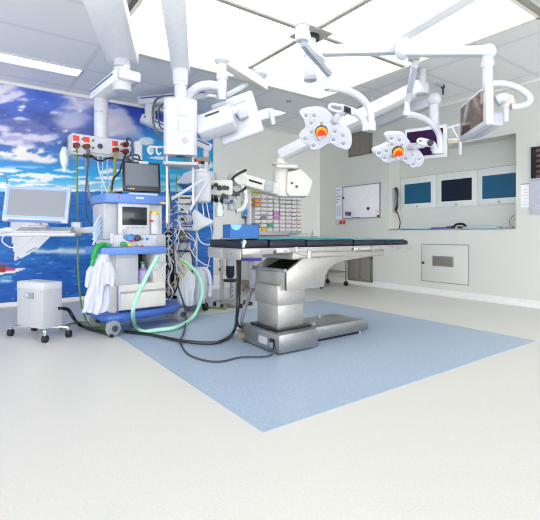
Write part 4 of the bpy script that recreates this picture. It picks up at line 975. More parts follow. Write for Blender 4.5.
# diagonal rails
for pts, lab in (([P(171, 199.5, 4.9), P(202, 180, 5.05)], 'upper slanting white rail crossing the equipment stack'), ([P(190, 210, 5.0), P(210, 176, 5.15)], 'steep white rail slanting up at the right of the equipment stack')):
    solo(MB().tube(pts, .018, 10).build('support_rail', whitec), lab, 'rail')
wl = [
 ([P(168, 150, 4.45), P(168.5, 175, 4.45), P(170, 195, 4.5), P(173.5, 215, 4.55), P(173, 240, 4.6), P(174.5, 262, 4.65), P(178, 285, 4.7), P(184, 305, 4.75), P(186, 318, 4.8), PZ(184, 332, .02), PZ(180.5, 342, .012), PZ(188, 354, .01), PZ(205, 360.5, .01), PZ(222, 361.5, .01), PZ(240, 357.5, .01), PZ(262, 357, .01), PZ(272, 354.5, .02), P(275.5, 347, 3.50)], .009, dgrey, 'long dark grey cable running beside the equipment stack and over the blue floor'),
 ([P(205, 188, 5.2), P(207, 205, 5.2), P(210, 222, 5.2), P(212, 236, 5.25), P(211, 250, 5.3), P(207, 270, 5.3)], .006, whitec, 'thin white lead hanging against the blue strip of wall, rightmost'),
 ([P(201, 190, 5.2), P(203, 208, 5.2), P(206, 224, 5.2), P(213, 225, 5.2)], .007, whitec, 'white lead looping to the right end of the slung white cover'),
 ([P(197, 233, 5.15), P(200, 241, 5.15), P(206, 244.5, 5.15), P(212, 243, 5.2), P(214, 232, 5.2)], .008, whitec, 'white lead sagging in a bow at the right of the equipment stack'),
 ([P(188, 246, 5.1), P(196, 258, 5.1), P(204, 264, 5.15), P(210, 266, 5.2)], .007, whitec, 'white lead drooping from the equipment stack towards the hanging cover'),
 ([P(169, 258, 4.95), P(172, 268, 4.9), P(168, 280, 4.9), P(173, 292, 4.9), P(170, 300, 5.0)], .009, whitec, 'white lead dangling between the machine and the trolley'),
 ([P(166, 262, 5.0), P(171, 272, 4.95), P(178, 276, 4.95), P(176, 290, 4.95), P(168, 298, 5.0)], .010, black, 'black cable tangled between the machine and the trolley'),
 ([P(175, 262, 5.0), P(180, 272, 4.95), P(172, 284, 4.95), P(166, 290, 5.0), P(172, 296, 5.0)], .007, mat('beige_cord', 'cbb9a2', .5), 'beige lead curling between the machine and the trolley'),
 ([P(178, 258, 5.05), P(186, 270, 5.0), P(180, 280, 5.0), P(172, 288, 5.0)], .007, MATS['yellow_plastic'], 'yellow lead slanting down between the machine and the trolley'),
 ([P(190, 250, 5.3), P(193, 262, 5.3), P(192, 276, 5.3), P(194, 296, 5.35)], .009, black, 'black cable behind the whitish plastic bag'),
 ([P(164, 234, 5.0), P(170, 226, 4.95), P(176, 220, 4.95), P(180, 228, 4.95), P(176, 240, 4.95)], .007, whitec, 'white lead looping at the right edge of the machine controls'),
 ([P(186, 150, 4.5), P(184, 162, 4.6), P(177, 175, 4.8), P(176, 195, 5.0)], .006, greenc, 'thin green lead hanging beneath the small pendant shelf'),
]
for pts, r, m_, lab in wl: cord('loose_cable', pts, r, m_, lab)
rg = random.Random(11); tg = MB()
for k_ in range(18):
    x0, y0, D0 = rg.uniform(168, 186), rg.uniform(196, 262), rg.uniform(4.86, 5.0)
    pts = [P(x0, y0, D0)]; x, y = x0, y0
    for j in range(4):
        x = min(196, max(166, x+rg.uniform(-9, 9))); y += rg.uniform(2, 13); pts.append(P(x, y, D0+rg.uniform(-.03, .03)))
    tg.mi = k_ % 5; tg.tube(pts, rg.choice((.004, .005, .006)), 6, 6)
tg = solo(tg.build('lead_tangle', [whitec, whitec, greyc, black, MATS['pale_cyan_lead'] if 'pale_cyan_lead' in MATS else whitec]), 'dense tangle of thin white, grey and black leads over the equipment stack', 'cables'); tg['kind'] = 'stuff'
# black gas manifold behind the machine side
mb_ = thing('cable_manifold', 'dark manifold with connectors on the right flank of the anaesthesia machine', 'manifold', P(168, 240, 5.05))
MB().box(P(169, 238, 5.05), (.09, .1, .22), Matrix.Rotation(math.radians(VIEW), 3, 'Z'), .01).build('block', navyp, mb_)
for k_ in range(4): MB().cyl(P(168.5, 231+5*k_, 4.99), P(168, 231+5*k_, 4.95), .018, n=10).build('connector', (grey, white, label_blue, brownmetal)[k_], mb_)

# ---------------------------------------------------------------- cables of the left pendant
cl = [
 ([PLUG[0], P(77, 170, 4.95), P(77.3, 200, 4.93), P(77.5, 230, 4.9), P(78, 262, 4.85), P(79.5, 290, 4.8), P(83, 312, 4.7), PZ(89, 324, .02), PZ(98, 329, .015), PZ(108, 329.5, .02)], .010, greenc, 'green and yellow cord hanging straight from the leftmost red socket to the floor'),
 ([PLUG[1], P(86.5, 165, 4.95), P(88, 188, 4.9), P(93, 208, 4.85), P(100, 226, 4.75), P(105, 240, 4.6)], .014, greyc, 'thick grey cord from the second red socket slanting to the anaesthesia machine'),
 ([PLUG[1]+V((.02, -.02, -.02)), P(85.8, 190, 4.9), P(86.5, 214, 4.9), P(91, 224, 4.8), P(99, 229, 4.75)], .008, dgrey, 'thin dark cord beside the thick grey cord above the swing arm'),
 ([PLUG[2], P(115, 160, 4.95), P(114.5, 175, 4.9), P(111.5, 187, 4.8), P(111, 194, 4.72)], .016, mat('olive_cord', '8d9140', .5), 'olive cord from the third red socket down to the blue top shelf'),
 ([PLUG[3], P(122, 164, 4.95), P(119, 173, 4.9), P(113.5, 179, 4.85), P(112, 190, 4.75)], .010, black, 'black cord from the rightmost red socket curving down to the blue top shelf'),
 ([P(110.5, 194.4, 4.62), P(114, 194, 4.6), P(119, 192.8, 4.6), P(122, 192.5, 4.62)], .016, black, 'short black cord lying on the blue top shelf beside the monitor foot'),
 ([HA.w(UL+.22, -.10, ZBt-.03), P(93.5, 158, 4.95), P(101, 161, 4.94), P(107, 158.5, 4.95), HA.w(UL+.46, -.10, ZBt-.03)], .011, black, 'black cable slung in a bow under the socket bar'),
 ([HA.w(UL+.28, -.10, ZBt-.03), P(99, 170, 4.95), P(104, 184, 4.9), P(108, 196, 4.8), P(106, 206, 4.7)], .008, whitec, 'white lead slanting from the middle of the socket bar to the machine'),
 ([HA.w(UL+.34, -.10, ZBt-.03), P(102.5, 175, 4.95), P(102, 195, 4.85), P(101, 212, 4.75), P(103, 224, 4.65)], .007, mat('pale_cyan_lead', '9fd8ec', .4), 'pale cyan lead hanging from the middle of the socket bar'),
 ([HA.w(UL+.40, -.10, ZBt-.03), P(107, 172, 4.95), P(110, 184, 4.85), P(110.5, 193, 4.75)], .007, whitec, 'white lead hanging left of the olive cord'),
 ([HA.w(UR-.07, -.15, ZT-.07), P(127, 138.5, 4.9), P(131, 140, 4.88), P(132.5, 147, 4.88), P(130, 155, 4.88), P(126, 158, 4.88), P(129, 161, 4.86), P(136, 164, 4.8)], .010, dgrey, 'dark cord curling round the right end of the socket bar'),
]
for pts, r, m_, lab in cl: cord('hanging_cable', pts, r, m_, lab)
# floor cables
cord('floor_cable', [P(237.5, 256, 3.75), P(238.2, 275, 3.78), P(238, 295, 3.82), P(237, 315, 3.85), PZ(234, 331, .04), PZ(224, 340, .025), PZ(208, 343, .022), PZ(180, 340.5, .022), PZ(150, 334.5, .022), PZ(125, 331.5, .022)], .016, black, 'thick black cable dropping from the table end and sweeping across the floor to the machine')
cord('floor_cable', [P(240, 257, 3.8), P(239.5, 285, 3.84), P(238.5, 305, 3.87), P(237, 318, 3.9), P(238, 325, 3.92), P(243, 327.5, 3.93)], .014, black, 'second black cable hanging from the table end to the gland of the table base')
cord('floor_cable', [P(252.5, 277, 4.1), P(251, 290, 4.1), P(247, 303, 4.1), P(243, 315, 4.08), P(241.5, 323, 4.05)], .017, greyc, 'grey cable from the table motor box slanting down to the table base')
cord('floor_cable', [WFm.w(W_+.0, D_*.82, .285), P(68, 309.5, 4.3), P(73, 317, 4.3), PZ(80, 325, .02), PZ(92, 329.5, .02), PZ(104, 332.5, .02), PZ(112, 336, .02)], .018, black, 'black cable from the white cabinet along the floor to the anaesthesia machine')
cord('floor_cable', [PZ(60, 329, .02), PZ(70, 324, .012), PZ(82, 322, .012), PZ(92, 325, .012), PZ(103, 327, .012), PZ(108, 324, .02), PZ(100, 321.5, .02), PZ(94, 326, .012), PZ(104, 330.5, .012)], .010, greenc, 'green and yellow cord curling on the floor behind the white cabinet castor')
cord('floor_cable', [PZ(206, 307, .012), PZ(216, 308, .012), PZ(226, 309, .012)], .012, greenc, 'short yellow green cord on the floor by the suction stand')
# ---------------------------------------------------------------- suction stand behind the table end
SF = Frame((2.99, 5.10, 0), VIEW)
ss = thing('suction_stand', 'wheeled stand with a dark suction canister below the left end of the table', 'suction stand', frame=SF)
def sp_(px, py, v=0): return SF.hit(px, py, v)
a = sp_(226, 256); b_ = sp_(234.5, 278); cxs = (a.x+b_.x)/2
cn = MB(SF.M).lathe([(0, b_.z), (.04, b_.z), (.058, b_.z+.04), (.058, b_.z+.17), (0, b_.z+.17)], (cxs, 0, 0)).build('canister', navyp, ss)
MB(SF.M).lathe([(.056, b_.z+.17), (.058, b_.z+.27), (.06, b_.z+.28), (0, b_.z+.28)], (cxs, 0, 0)).build('glass_neck', mat('grey_glass', 'a9b3bd', .1), cn)
MB(SF.M).lathe([(0, b_.z+.27), (.063, b_.z+.27), (.063, b_.z+.31), (0, b_.z+.31)], (cxs, 0, 0)).build('lid', black, cn)
z1_ = sp_(230, 280).z; z2_ = sp_(230, 301).z
MB(SF.M).cyl((cxs, 0, z1_-.02), (cxs, 0, z1_+.015), .10, n=28, bev=.008).build('upper_plate', black, ss)
MB(SF.M).cyl((cxs, 0, z2_-.02), (cxs, 0, z2_+.015), .11, n=28, bev=.008).build('lower_plate', black, ss)
for u, v in ((-.085, -.04), (.085, -.04), (0, .09)): MB(SF.M).cyl((cxs+u, v, z2_), (cxs+u, v, z1_), .010, n=10).build('rod', chrome, ss)
MB(SF.M).cyl((sp_(221.5, 280).x, .02, .10), (sp_(221.5, 280).x, .02, .95), .018, n=12).build('pole', steel2, ss)
MB(SF.M).tube([(cxs+.02, -.02, z1_-.02)]+[(cxs+.02+.018*(-1)**k_, -.02, z1_-.03-.03*k_) for k_ in range(8)], .010, 8).build('coiled_tube', grey, ss)
MB(SF.M).lathe([(.0, .06), (.16, .06), (.17, .08), (.12, .10), (0, .11)], (cxs, 0, 0), n=28).build('foot_plate', steel2, ss)
for k_ in range(5):
    a_ = 2*math.pi*k_/5+.5; u, v = cxs+.22*math.cos(a_), .22*math.sin(a_)
    lg = MB(SF.M).bar((cxs, 0, .085), (u, v, .07), .03, .025, .004).build('leg', steel2, ss)
    MB(SF.M).cyl((u-.02, v, .033), (u+.02, v, .033), .033, n=16, bev=.006).build('wheel', rubber, lg)
# small purple-topped stool behind
TF = Frame(PZ(250, 291.5, 0)+FW*.1, VIEW)
a = TF.hit(239, 259, 0); b_ = TF.hit(260.5, 259, 0)
tb_ = thing('step_stool', 'small stand with a purple top and brown lower shelf behind the operating table', 'stand', frame=TF)
MB(TF.M).span((-.21, -.1, a.z-.03), (.20, .2, a.z+.012), .01).build('purple_top', purple, tb_)
MB(TF.M).span((-.03, .02, .2), (.03, .08, a.z-.02), .006).build('post', ltgrey, tb_)
z_ = TF.hit(250, 282.5, 0).z
MB(TF.M).span((-.22, -.1, z_-.02), (.16, .2, z_+.02), .005).build('lower_shelf', brown, tb_)
for u, v in ((-.12, -.07), (.06, -.07), (-.12, .17), (.06, .17)): MB(TF.M).span((u-.017, v-.017, 0), (u+.017, v+.017, z_), .003).build('leg', brown, tb_)
# round castor foot on the floor
q = PZ(248.5, 304.8, .0)
sw = thing('foot_pedal', 'small round black foot switch on the pale floor behind the table base', 'foot switch', q)
MB().lathe([(0, .0), (.055, 0), (.06, .02), (.045, .04), (0, .045)], q, n=20).build('pedal', rubber, sw)
MB().lathe([(0, .045), (.02, .045), (.018, .055), (0, .056)], q, n=14).build('button', grey, sw)

# ---------------------------------------------------------------- drawer cabinet and bin rack by the back wall
CY0 = 6.40
cx0, cx1 = PY(253, 237, CY0).x, PY(318, 237, CY0).x; cz = PY(290, 236.5, CY0).z
cabn = thing('drawer_cabinet', 'pale grey drawer cabinet along the back wall beneath the bin rack', 'cabinet', (cx0, CY0, 0))
MB().span((cx0, CY0+.02, .08), (cx1, YB-.06, cz-.03), .006).build('carcass', cream, cabn)
MB().span((cx0-.02, CY0, cz-.03), (cx1+.02, YB-.06, cz), .006).build('top', ltgrey, cabn)
MB().span((cx0+.03, CY0+.06, 0), (cx1-.03, YB-.1, .09)).build('plinth', grey, cabn)
nd = 3
for i in range(nd):
    for k_ in range(3):
        xa = cx0+.015+(cx1-cx0-.03)*i/nd; xb = cx0+.015+(cx1-cx0-.03)*(i+1)/nd
        zt_ = cz-.045-.28*k_; 
        dr_ = MB().span((xa+.006, CY0, zt_-.265), (xb-.006, CY0+.022, zt_), .006).build('drawer', mat('drawer_front', 'd3d6d8', .4) if 'drawer_front' not in MATS else MATS['drawer_front'], cabn)
        MB().bar((xa+.05, CY0-.018, zt_-.03), (xb-.05, CY0-.018, zt_-.03), .014, .014, .004).build('handle', white, dr_)
BY = 6.62
bx0, bx1 = PY(251, 210, BY).x, PY(303.5, 210, BY).x
bz1 = PY(277, 193.5, BY).z; bz0 = cz+.03
rk = thing('bin_rack', 'white open rack standing on the drawer cabinet, filled with small bins', 'rack', (bx0, BY, cz))
m = MB(); m.span((bx0, BY+.04, cz), (bx0+.04, YB-.06, bz1), .004).span((bx1-.03, BY+.04, cz), (bx1, YB-.06, bz1), .004).span((bx0, YB-.085, cz), (bx1, YB-.06, bz1)); m.build('side_panels', paper, rk)
cxs_ = [257, 263.2, 269.3, 275.7, 281.9, 287.6, 293.3, 298.9]; rows = 9
rz0, rz1 = PY(275, 231, BY).z, PY(275, 195, BY).z; step = (rz1-rz0)/rows
sh = MB()
for r_ in range(rows): sh.span((bx0+.04, BY+.03, rz1-step*(r_+1)-.006), (bx1-.03, YB-.085, rz1-step*(r_+1)+.002))
sh.build('shelves', paper, rk)
MB().span((bx0, BY+.0, cz), (bx1, BY+.06, cz+.03)).build('dark_base', brownmetal, rk)
ordn = ['first', 'second', 'third', 'fourth', 'fifth', 'sixth', 'seventh', 'eighth', 'ninth']
binw = mat('bin_white', 'f0eeee', .4); binlab = {k_: mat('bin_label_'+k_, c, .5) for k_, c in dict(rose='c99a9c', grey='7f7e86', tan='c7ab98', cyan='6fb6d8', olive='a3a37c').items()}
binc = {(1, 0): ('orange', mat('bin_orange', 'f2a52e', .5)), (2, 0): ('orange', MATS['bin_orange']), (8, 1): ('yellow', mat('bin_yellow', 'f2c62e', .5)), (5, 1): ('grey-purple', mat('bin_mauve', '9a8aa4', .5)), (4, 3): ('pink', mat('bin_pink', 'd796d2', .5)), (5, 3): ('pink', MATS['bin_pink']), (7, 2): ('green', mat('bin_green', '49b07a', .5)), (7, 0): ('grey', ltgrey)}
keys = ['rose', 'tan', 'olive', 'cyan', 'grey', 'grey', 'grey', 'rose']
proto = {}
for r_ in range(rows):
    for c_ in range(8):
        x = PY(cxs_[c_], 210, BY).x; z = rz1-step*(r_+1)+.003; wb = .125; hb_ = step*.9
        cn_, cm_ = binc.get((r_, c_), ('white', binw)); kk = keys[c_] if r_ % 3 or c_ in (3,) else 'rose'
        lab = f'small {cn_} storage bin, {ordn[r_]} row from the rack top, {ordn[c_]} column from the left'
        key = (cn_, kk)
        if key not in proto:
            T = thing('storage_bin', lab, 'storage bin', (x, BY, z), group='small bins in the white rack')
            m = MB(); h = hb_
            m.span((x-wb/2, BY-.02, z), (x+wb/2, BY+.12, z+.008)).span((x-wb/2, BY+.112, z), (x+wb/2, BY+.12, z+h)).prism([(x-wb/2, BY-.02, z), (x-wb/2, BY+.12, z), (x-wb/2, BY+.12, z+h), (x-wb/2, BY+.02, z+h*.9)], (.006, 0, 0)).prism([(x+wb/2-.006, BY-.02, z), (x+wb/2-.006, BY+.12, z), (x+wb/2-.006, BY+.12, z+h), (x+wb/2-.006, BY+.02, z+h*.9)], (.006, 0, 0))
            m.prism([(x-wb/2, BY-.02, z), (x-wb/2, BY-.028, z+h*.72), (x-wb/2, BY-.02, z+h*.72), (x-wb/2, BY-.012, z)], (wb, 0, 0))
            m.build('tub', cm_, T)
            MB().span((x-wb*.36, BY+.0, z+h*.74), (x+wb*.36, BY+.008, z+h*.96)).build('contents', binlab[kk], T)
            proto[key] = T
        else:
            src = proto[key]; T = src.copy(); col.objects.link(T); T.location = (x, BY, z); T['label'] = lab
            for ch in list(src.children): k2 = ch.copy(); col.objects.link(k2); k2.parent = T
# things on the rack and cabinet
for px, lab, w_ in ((257.5, 'yellow-green carton on top of the rack, at its left end', .16), (274, 'yellow-green carton on top of the rack, next to the white pack', .20)):
    p = PY(px, 193, BY+.1); solo(MB().span((p.x-w_/2, BY+.04, bz1), (p.x+w_/2, BY+.2, bz1+.055), .006).build('carton', yellowg), lab, 'carton')
p = PY(266, 192, BY+.1); solo(MB().span((p.x-.05, BY+.05, bz1), (p.x+.05, BY+.18, bz1+.08), .012).build('pack', white2), 'small whitish pack on top of the rack between two yellow-green cartons', 'pack')
p = PY(293, 194, BY+.1); solo(MB().span((p.x-.24, BY+.04, bz1), (p.x+.24, BY+.2, bz1+.05), .008).build('carton', boxblue), 'long flat blue carton on top of the rack at its right end', 'carton')
for k_, (px, m_, lab) in enumerate(((296, paper, 'bottom'), (297, mat('pale_green_pack', 'b9d0a8', .6), 'middle'), (296, cream, 'top'))):
    p = PY(px+4, 232, CY0+.1); solo(MB().box((p.x, CY0+.14, cz+.012+.024*k_), (.36-.05*k_, .2, .022), Matrix.Rotation(.05*k_, 3, 'Z'), .004).build('supply_pack', m_), f'flat supply packet, {lab} of the pile of three on the cabinet right of the rack', 'packet')
p = PY(316, 236, CY0+.12); p.x = min(p.x, cx1-.04)
bo = thing('pump_bottle', 'small white pump bottle at the right end of the drawer cabinet', 'bottle', (p.x, CY0+.12, cz))
MB().lathe([(0, 0), (.028, 0), (.028, .07), (.012, .085), (0, .085)], (p.x, CY0+.12, cz)).build('flask', white, bo)
MB().cyl((p.x, CY0+.12, cz+.08), (p.x, CY0+.12, cz+.125), .006).box((p.x-.01, CY0+.12, cz+.125), (.04, .012, .012), None, .003).build('pump', white2, bo)
# sanitiser dispenser on the back wall
p = PY(245, 212, YB-.06)
sd_ = thing('soap_dispenser', 'white wall dispenser holding a blue-labelled bottle, left of the bin rack', 'dispenser', (p.x, YB-.05, p.z))
z0 = PY(246.5, 218.5, YB-.06).z; z1 = PY(246.5, 201, YB-.06).z
MB().span((p.x-.05, YB-.03, z0), (p.x+.05, YB, z1), .006).build('back_plate', ltgrey, sd_)
bt = MB().span((p.x-.04, YB-.11, z0+.04), (p.x+.04, YB-.03, z0+.25), .012).build('bottle', white, sd_)
MB().span((p.x-.041, YB-.112, z0+.06), (p.x+.041, YB-.07, z0+.18)).build('blue_label', label_blue, bt)
MB().bar((p.x-.06, YB-.07, z0+.02), (p.x+.05, YB-.07, z0+.03), .05, .03, .006).build('lever', dgrey, sd_)
MB().cyl((p.x+.03, YB-.02, z0-.3), (p.x+.03, YB-.02, z0), .008, n=8).build('pipe', ltgrey, sd_)
# wall socket panels low on the back wall
p0 = PY(214, 258, YB); p1 = PY(220, 286, YB)
pnl = thing('wall_socket_panel', 'pale wall panel with small round sockets low on the back wall behind the table end', 'socket panel', (p0.x, YB, p1.z))
MB().span((p0.x-.02, YB-.02, .25), (p0.x+.22, YB, .78), .004).build('plate', cream, pnl)
for k_ in range(3): MB().cyl((p0.x+.12, YB-.02, .35+.15*k_), (p0.x+.12, YB-.035, .35+.15*k_), .035, n=16).build('socket', (dgrey, ltgrey, ltgrey)[k_], pnl)
# stainless instrument trolley in the corner
t0 = PZ(322, 288.5, 0); t1 = PZ(341, 285.5, 0)
tr = thing('instrument_trolley', 'stainless trolley on castors in the corner seen under the operating table', 'trolley', (t0.x, t0.y, 0))
tz = .80; ty = max(t0.y, t1.y)
xs = (t0.x-.02, t1.x+.02); y0_, y1_ = t0.y, t0.y+.5
for x in xs:
    for y in (y0_, y1_):
        lg = MB().cyl((x, y, .10), (x, y, tz), .016, n=12).build('leg', brownmetal, tr)
        MB().cyl((x-.02, y, .045), (x+.02, y, .045), .045, n=18, bev=.006).cyl((x, y, .05), (x, y, .11), .014, n=8).build('castor', rubber, lg)
MB().span((xs[0]-.03, y0_-.03, tz), (xs[1]+.03, y1_+.03, tz+.03), .004).build('top_tray', steel2, tr)
MB().span((xs[0]-.02, y0_-.02, .26), (xs[1]+.02, y1_+.02, .285), .004).build('lower_shelf', brownmetal, tr)

# ---------------------------------------------------------------- right wall
def wx(px, py, X=XR): return PX(px, py, X)
# whiteboard
a = wx(343, 186); b_ = wx(380.8, 216.8); zt_, zb_ = 1.955, 1.30
wbd = thing('whiteboard', 'white magnetic board in a thin grey frame on the right wall', 'whiteboard', (XR, b_.y, zb_))
MB().span((XR-.012, b_.y, zb_), (XR, a.y, zt_), .002).build('board', paper, wbd)
fm_ = MB(); k_ = .018
for s_, e_ in (((b_.y, zb_), (a.y, zb_+k_)), ((b_.y, zt_-k_), (a.y, zt_)), ((b_.y, zb_), (b_.y+k_, zt_)), ((a.y-k_, zb_), (a.y, zt_))): fm_.span((XR-.022, s_[0], s_[1]), (XR-.0, e_[0], e_[1]), .002)
fm_.build('frame', grey, wbd)
MB().span((XR-.06, b_.y+.3, zb_-.01), (XR-.0, a.y-.15, zb_+.012), .003).build('pen_tray', ltgrey, wbd)
er = wx(349, 213); er = V((XR-.03, er.y, 1.40))
e_ = thing('board_eraser', 'dark blue and red board eraser at the lower left of the whiteboard', 'eraser', er)
MB().box(er, (.03, .15, .075), Matrix.Rotation(.1, 3, 'X'), .008).build('pad', mat('eraser_blue', '4a4f7c', .7), e_)
MB().box(er+V((-.016, .035, 0)), (.006, .05, .05), Matrix.Rotation(.1, 3, 'X'), .002).build('red_label', mat('muted_red', 'a8485c', .6), e_)
for px, py, m_, r_, lab in ((343.5, 198, black, .022, 'black magnet on the left frame of the whiteboard'), (368.3, 208.5, black, .03, 'black magnet on the white face of the whiteboard'), (378.3, 216, black, .022, 'black magnet at the lower right corner of the whiteboard')):
    q = wx(px, py, XR-.02); solo(MB().lathe([(0, .02), (r_*.8, .02), (r_, .012), (r_, 0), (0, 0)], q, (-1, 0, 0), 16).build('magnet', m_), lab, 'magnet')
q = wx(377, 211.5, XR-.013); solo(MB().box(q, (.002, .1, .07)).build('sticky_note', mat('pale_pink_note', 'f2d9d6', .7)), 'pale pink note low on the right of the whiteboard', 'note')
for px, m_, lab in ((353.5, label_blue, 'left'), (358, dgrey, 'right')):
    q = wx(px, 217, XR-.05); solo(MB().cyl((XR-.045, q.y-.05, 1.318), (XR-.045, q.y+.05, 1.318), .008, n=10).build('marker_pen', m_), f'marker pen lying on the board tray, {lab} of the two', 'pen')
# notices left of board
def sheet(px0, py0, px1, py1, name, lab, m_=paper, X=XR, z=None, cat='notice', th=.004):
    a = wx(px0, py0, X); b_ = wx(px1, py1, X)
    return a, b_
a = wx(336, 187); b_ = wx(342, 218)
nt_ = thing('notice_sheet', 'tall white sheet with pale blue print left of the whiteboard', 'notice', (XR, a.y, 1.31))
MB().span((XR-.004, b_.y, 1.30), (XR, a.y, 1.96)).build('paper', paper, nt_)
for k_, (zz, hh, ww) in enumerate(((1.88, .03, .7), (1.82, .02, .5), (1.76, .025, .9), (1.70, .02, .6), (1.63, .05, .3))):
    MB().span((XR-.006, b_.y+(a.y-b_.y)*(.95-.9*ww), zz), (XR-.0035, a.y-.01, zz+hh)).build('print_line', mat('pale_blue_print', '8fc0e6', .7) if 'pale_blue_print' not in MATS else MATS['pale_blue_print'], nt_)
MB().span((XR-.006, b_.y+.02, 1.36), (XR-.0035, a.y-.02, 1.58)).build('grey_table_print', mat('pale_grey_print', 'd5d7e6', .7), nt_)
q = wx(341, 222.3)
pk = thing('wall_socket', 'white wall socket strip with two red outlets under the notice left of the whiteboard', 'socket', q)
MB().span((XR-.015, q.y-.17, q.z-.05), (XR, q.y+.15, q.z+.05), .004).build('plate', white, pk)
for dy in (-.01, -.10): MB().span((XR-.022, q.y+dy-.035, q.z-.04), (XR-.013, q.y+dy+.035, q.z+.04), .004).build('red_outlet', red, pk)
# vents
def vent(px0, pyt, px1, pyb, lab, z0, z1):
    a = wx(px0, pyt); b_ = wx(px1, pyb)
    T = thing('wall_vent', lab, 'vent', (XR, (a.y+b_.y)/2, z0))
    m = MB()
    for s_, e_ in (((b_.y, z0), (a.y, z0+.05)), ((b_.y, z1-.05), (a.y, z1)), ((b_.y, z0), (b_.y+.05, z1)), ((a.y-.05, z0), (a.y, z1))): m.span((XR-.02, s_[0], s_[1]), (XR, e_[0], e_[1]), .003)
    ym = (a.y+b_.y)/2; m.span((XR-.018, ym-.018, z0), (XR, ym+.018, z1)); m.build('frame', brownmetal, T)
    MB().span((XR-.004, b_.y, z0), (XR, a.y, z1)).build('backing', mat('vent_backing', '6f665c', .6) if 'vent_backing' not in MATS else MATS['vent_backing'], T)
    n_ = 18; sl = MB()
    for k_ in range(n_):
        y = b_.y+.06+(a.y-b_.y-.12)*(k_+.5)/n_; sl.box((XR-.009, y, (z0+z1)/2), (.006, .02, z1-z0-.1), Matrix.Rotation(.5, 3, 'Z'))
    sl.build('louvres', mat('vent_louvre', '86807b', .5, .3) if 'vent_louvre' not in MATS else MATS['vent_louvre'], T)
vent(349, 134, 372.5, 153, 'grey-brown louvred vent high on the right wall behind the lamps', 2.53, 3.0)
vent(348.5, 258, 373, 284, 'grey-brown louvred vent at floor level on the right wall', .07, .56)
# hatch
a = wx(421.3, 243.8); b_ = wx(469, 286.5)
ht_ = thing('wall_hatch', 'square white hatch with a steel pull window low on the right wall', 'hatch', (XR, (a.y+b_.y)/2, .2))
z0, z1 = .205, .835
MB().span((XR-.004, b_.y, z0), (XR, a.y, z1)).build('gap_frame', grey, ht_)
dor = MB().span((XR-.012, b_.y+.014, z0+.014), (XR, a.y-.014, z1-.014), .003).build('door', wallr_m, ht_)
c0 = wx(433, 259); c1 = wx(454, 270)
MB().span((XR-.02, c1.y, .475), (XR-.01, c0.y, .64), .004).build('steel_plate', steel, dor)
MB().span((XR-.022, c1.y+.03, .50), (XR-.018, c0.y-.03, .615), .003).build('recessed_grip', brownmetal, dor)
q = wx(423.6, 262.7); MB().cyl((XR-.012, q.y, q.z), (XR-.025, q.y, q.z), .022, n=14).build('lock', dgrey, dor)
# light boxes in the recess
RXF = RX-.02
za, zbm = 1.455, 2.02
scr = [((404.6, 431), screen_blue, 'left'), ((441.5, 472), screen_navy, 'middle'), ((482.3, 517.5), screen_blue, 'right')]
ed = [400.5, 436.2, 477, 519]
desc = ['teal-blue viewing screen in the wall recess, farthest left', 'almost black viewing screen in the middle of the wall recess', 'teal-blue viewing screen at the right end of the wall recess']
for i, ((pa_, pb_), m_, nm) in enumerate(scr):
    y_a = PX(ed[i], 190, RXF).y; y_b = max(PX(ed[i+1], 190, RXF).y, yr+.002)
    T = thing('viewing_screen', desc[i], 'screen', (RX, (y_a+y_b)/2, za))
    pnl = MB().span((RXF, y_b+.004, za), (RX, y_a-.004, zbm), .004).build('panel', recess_m, T)
    s_a = PX(pa_, 190, RXF).y; s_b = max(PX(pb_, 190, RXF).y, y_b+.01)
    fm2 = MB()
    zs0, zs1 = 1.545, 1.905
    for s_, e_ in (((s_b-.02, zs0-.02), (s_a+.02, zs0)), ((s_b-.02, zs1), (s_a+.02, zs1+.02)), ((s_b-.02, zs0), (s_b, zs1)), ((s_a, zs0), (s_a+.02, zs1))): fm2.span((RXF-.006, s_[0], s_[1]), (RXF+.002, e_[0], e_[1]))
    fm2.build('surround', recess_m, pnl)
    MB().span((RXF-.003, s_b, zs0), (RXF+.002, s_a, zs1)).build('screen', m_, pnl)
    ym = (s_a+s_b)/2; MB().cyl((RXF, ym, 1.488), (RXF-.02, ym, 1.488), .014, n=12).build('switch_knob', grey, pnl)
# joints of the recess back panels
struct(MB().span((RX-.004, yr, 2.02), (RX, yl, 2.028)).build('trim_3', MATS['mid_grey_plastic']))
# handset on the left cheek of the recess
q = V((XR+.14, yl-.03, 1.62))
hp = thing('wall_handset', 'dark telephone handset with a hanging cord on the left cheek of the wall recess', 'handset', q)
MB().span((XR+.09, yl-.02, 1.40), (XR+.19, yl, 1.84), .006).build('cradle', ltgrey, hp)
MB().tube([q+V((0, -.01, .22)), q+V((0, -.045, .16)), q+V((0, -.05, .0)), q+V((0, -.045, -.12)), q+V((0, -.01, -.18))], [.024, .02, .016, .02, .024], 12).build('handset', black, hp)
MB().tube([q+V((0, -.02, -.18)), q+V((.02, -.06, -.3)), q+V((.05, -.07, -.42)), q+V((.03, -.06, -.525))], .010, 10, ribs=.015).build('coiled_cord', dgrey, hp)
MB().span(q+V((-.03, -.026, -.24)), q+V((.03, -.018, -.19))).build('red_button', mat('dull_red', '9a4a40', .5), hp)
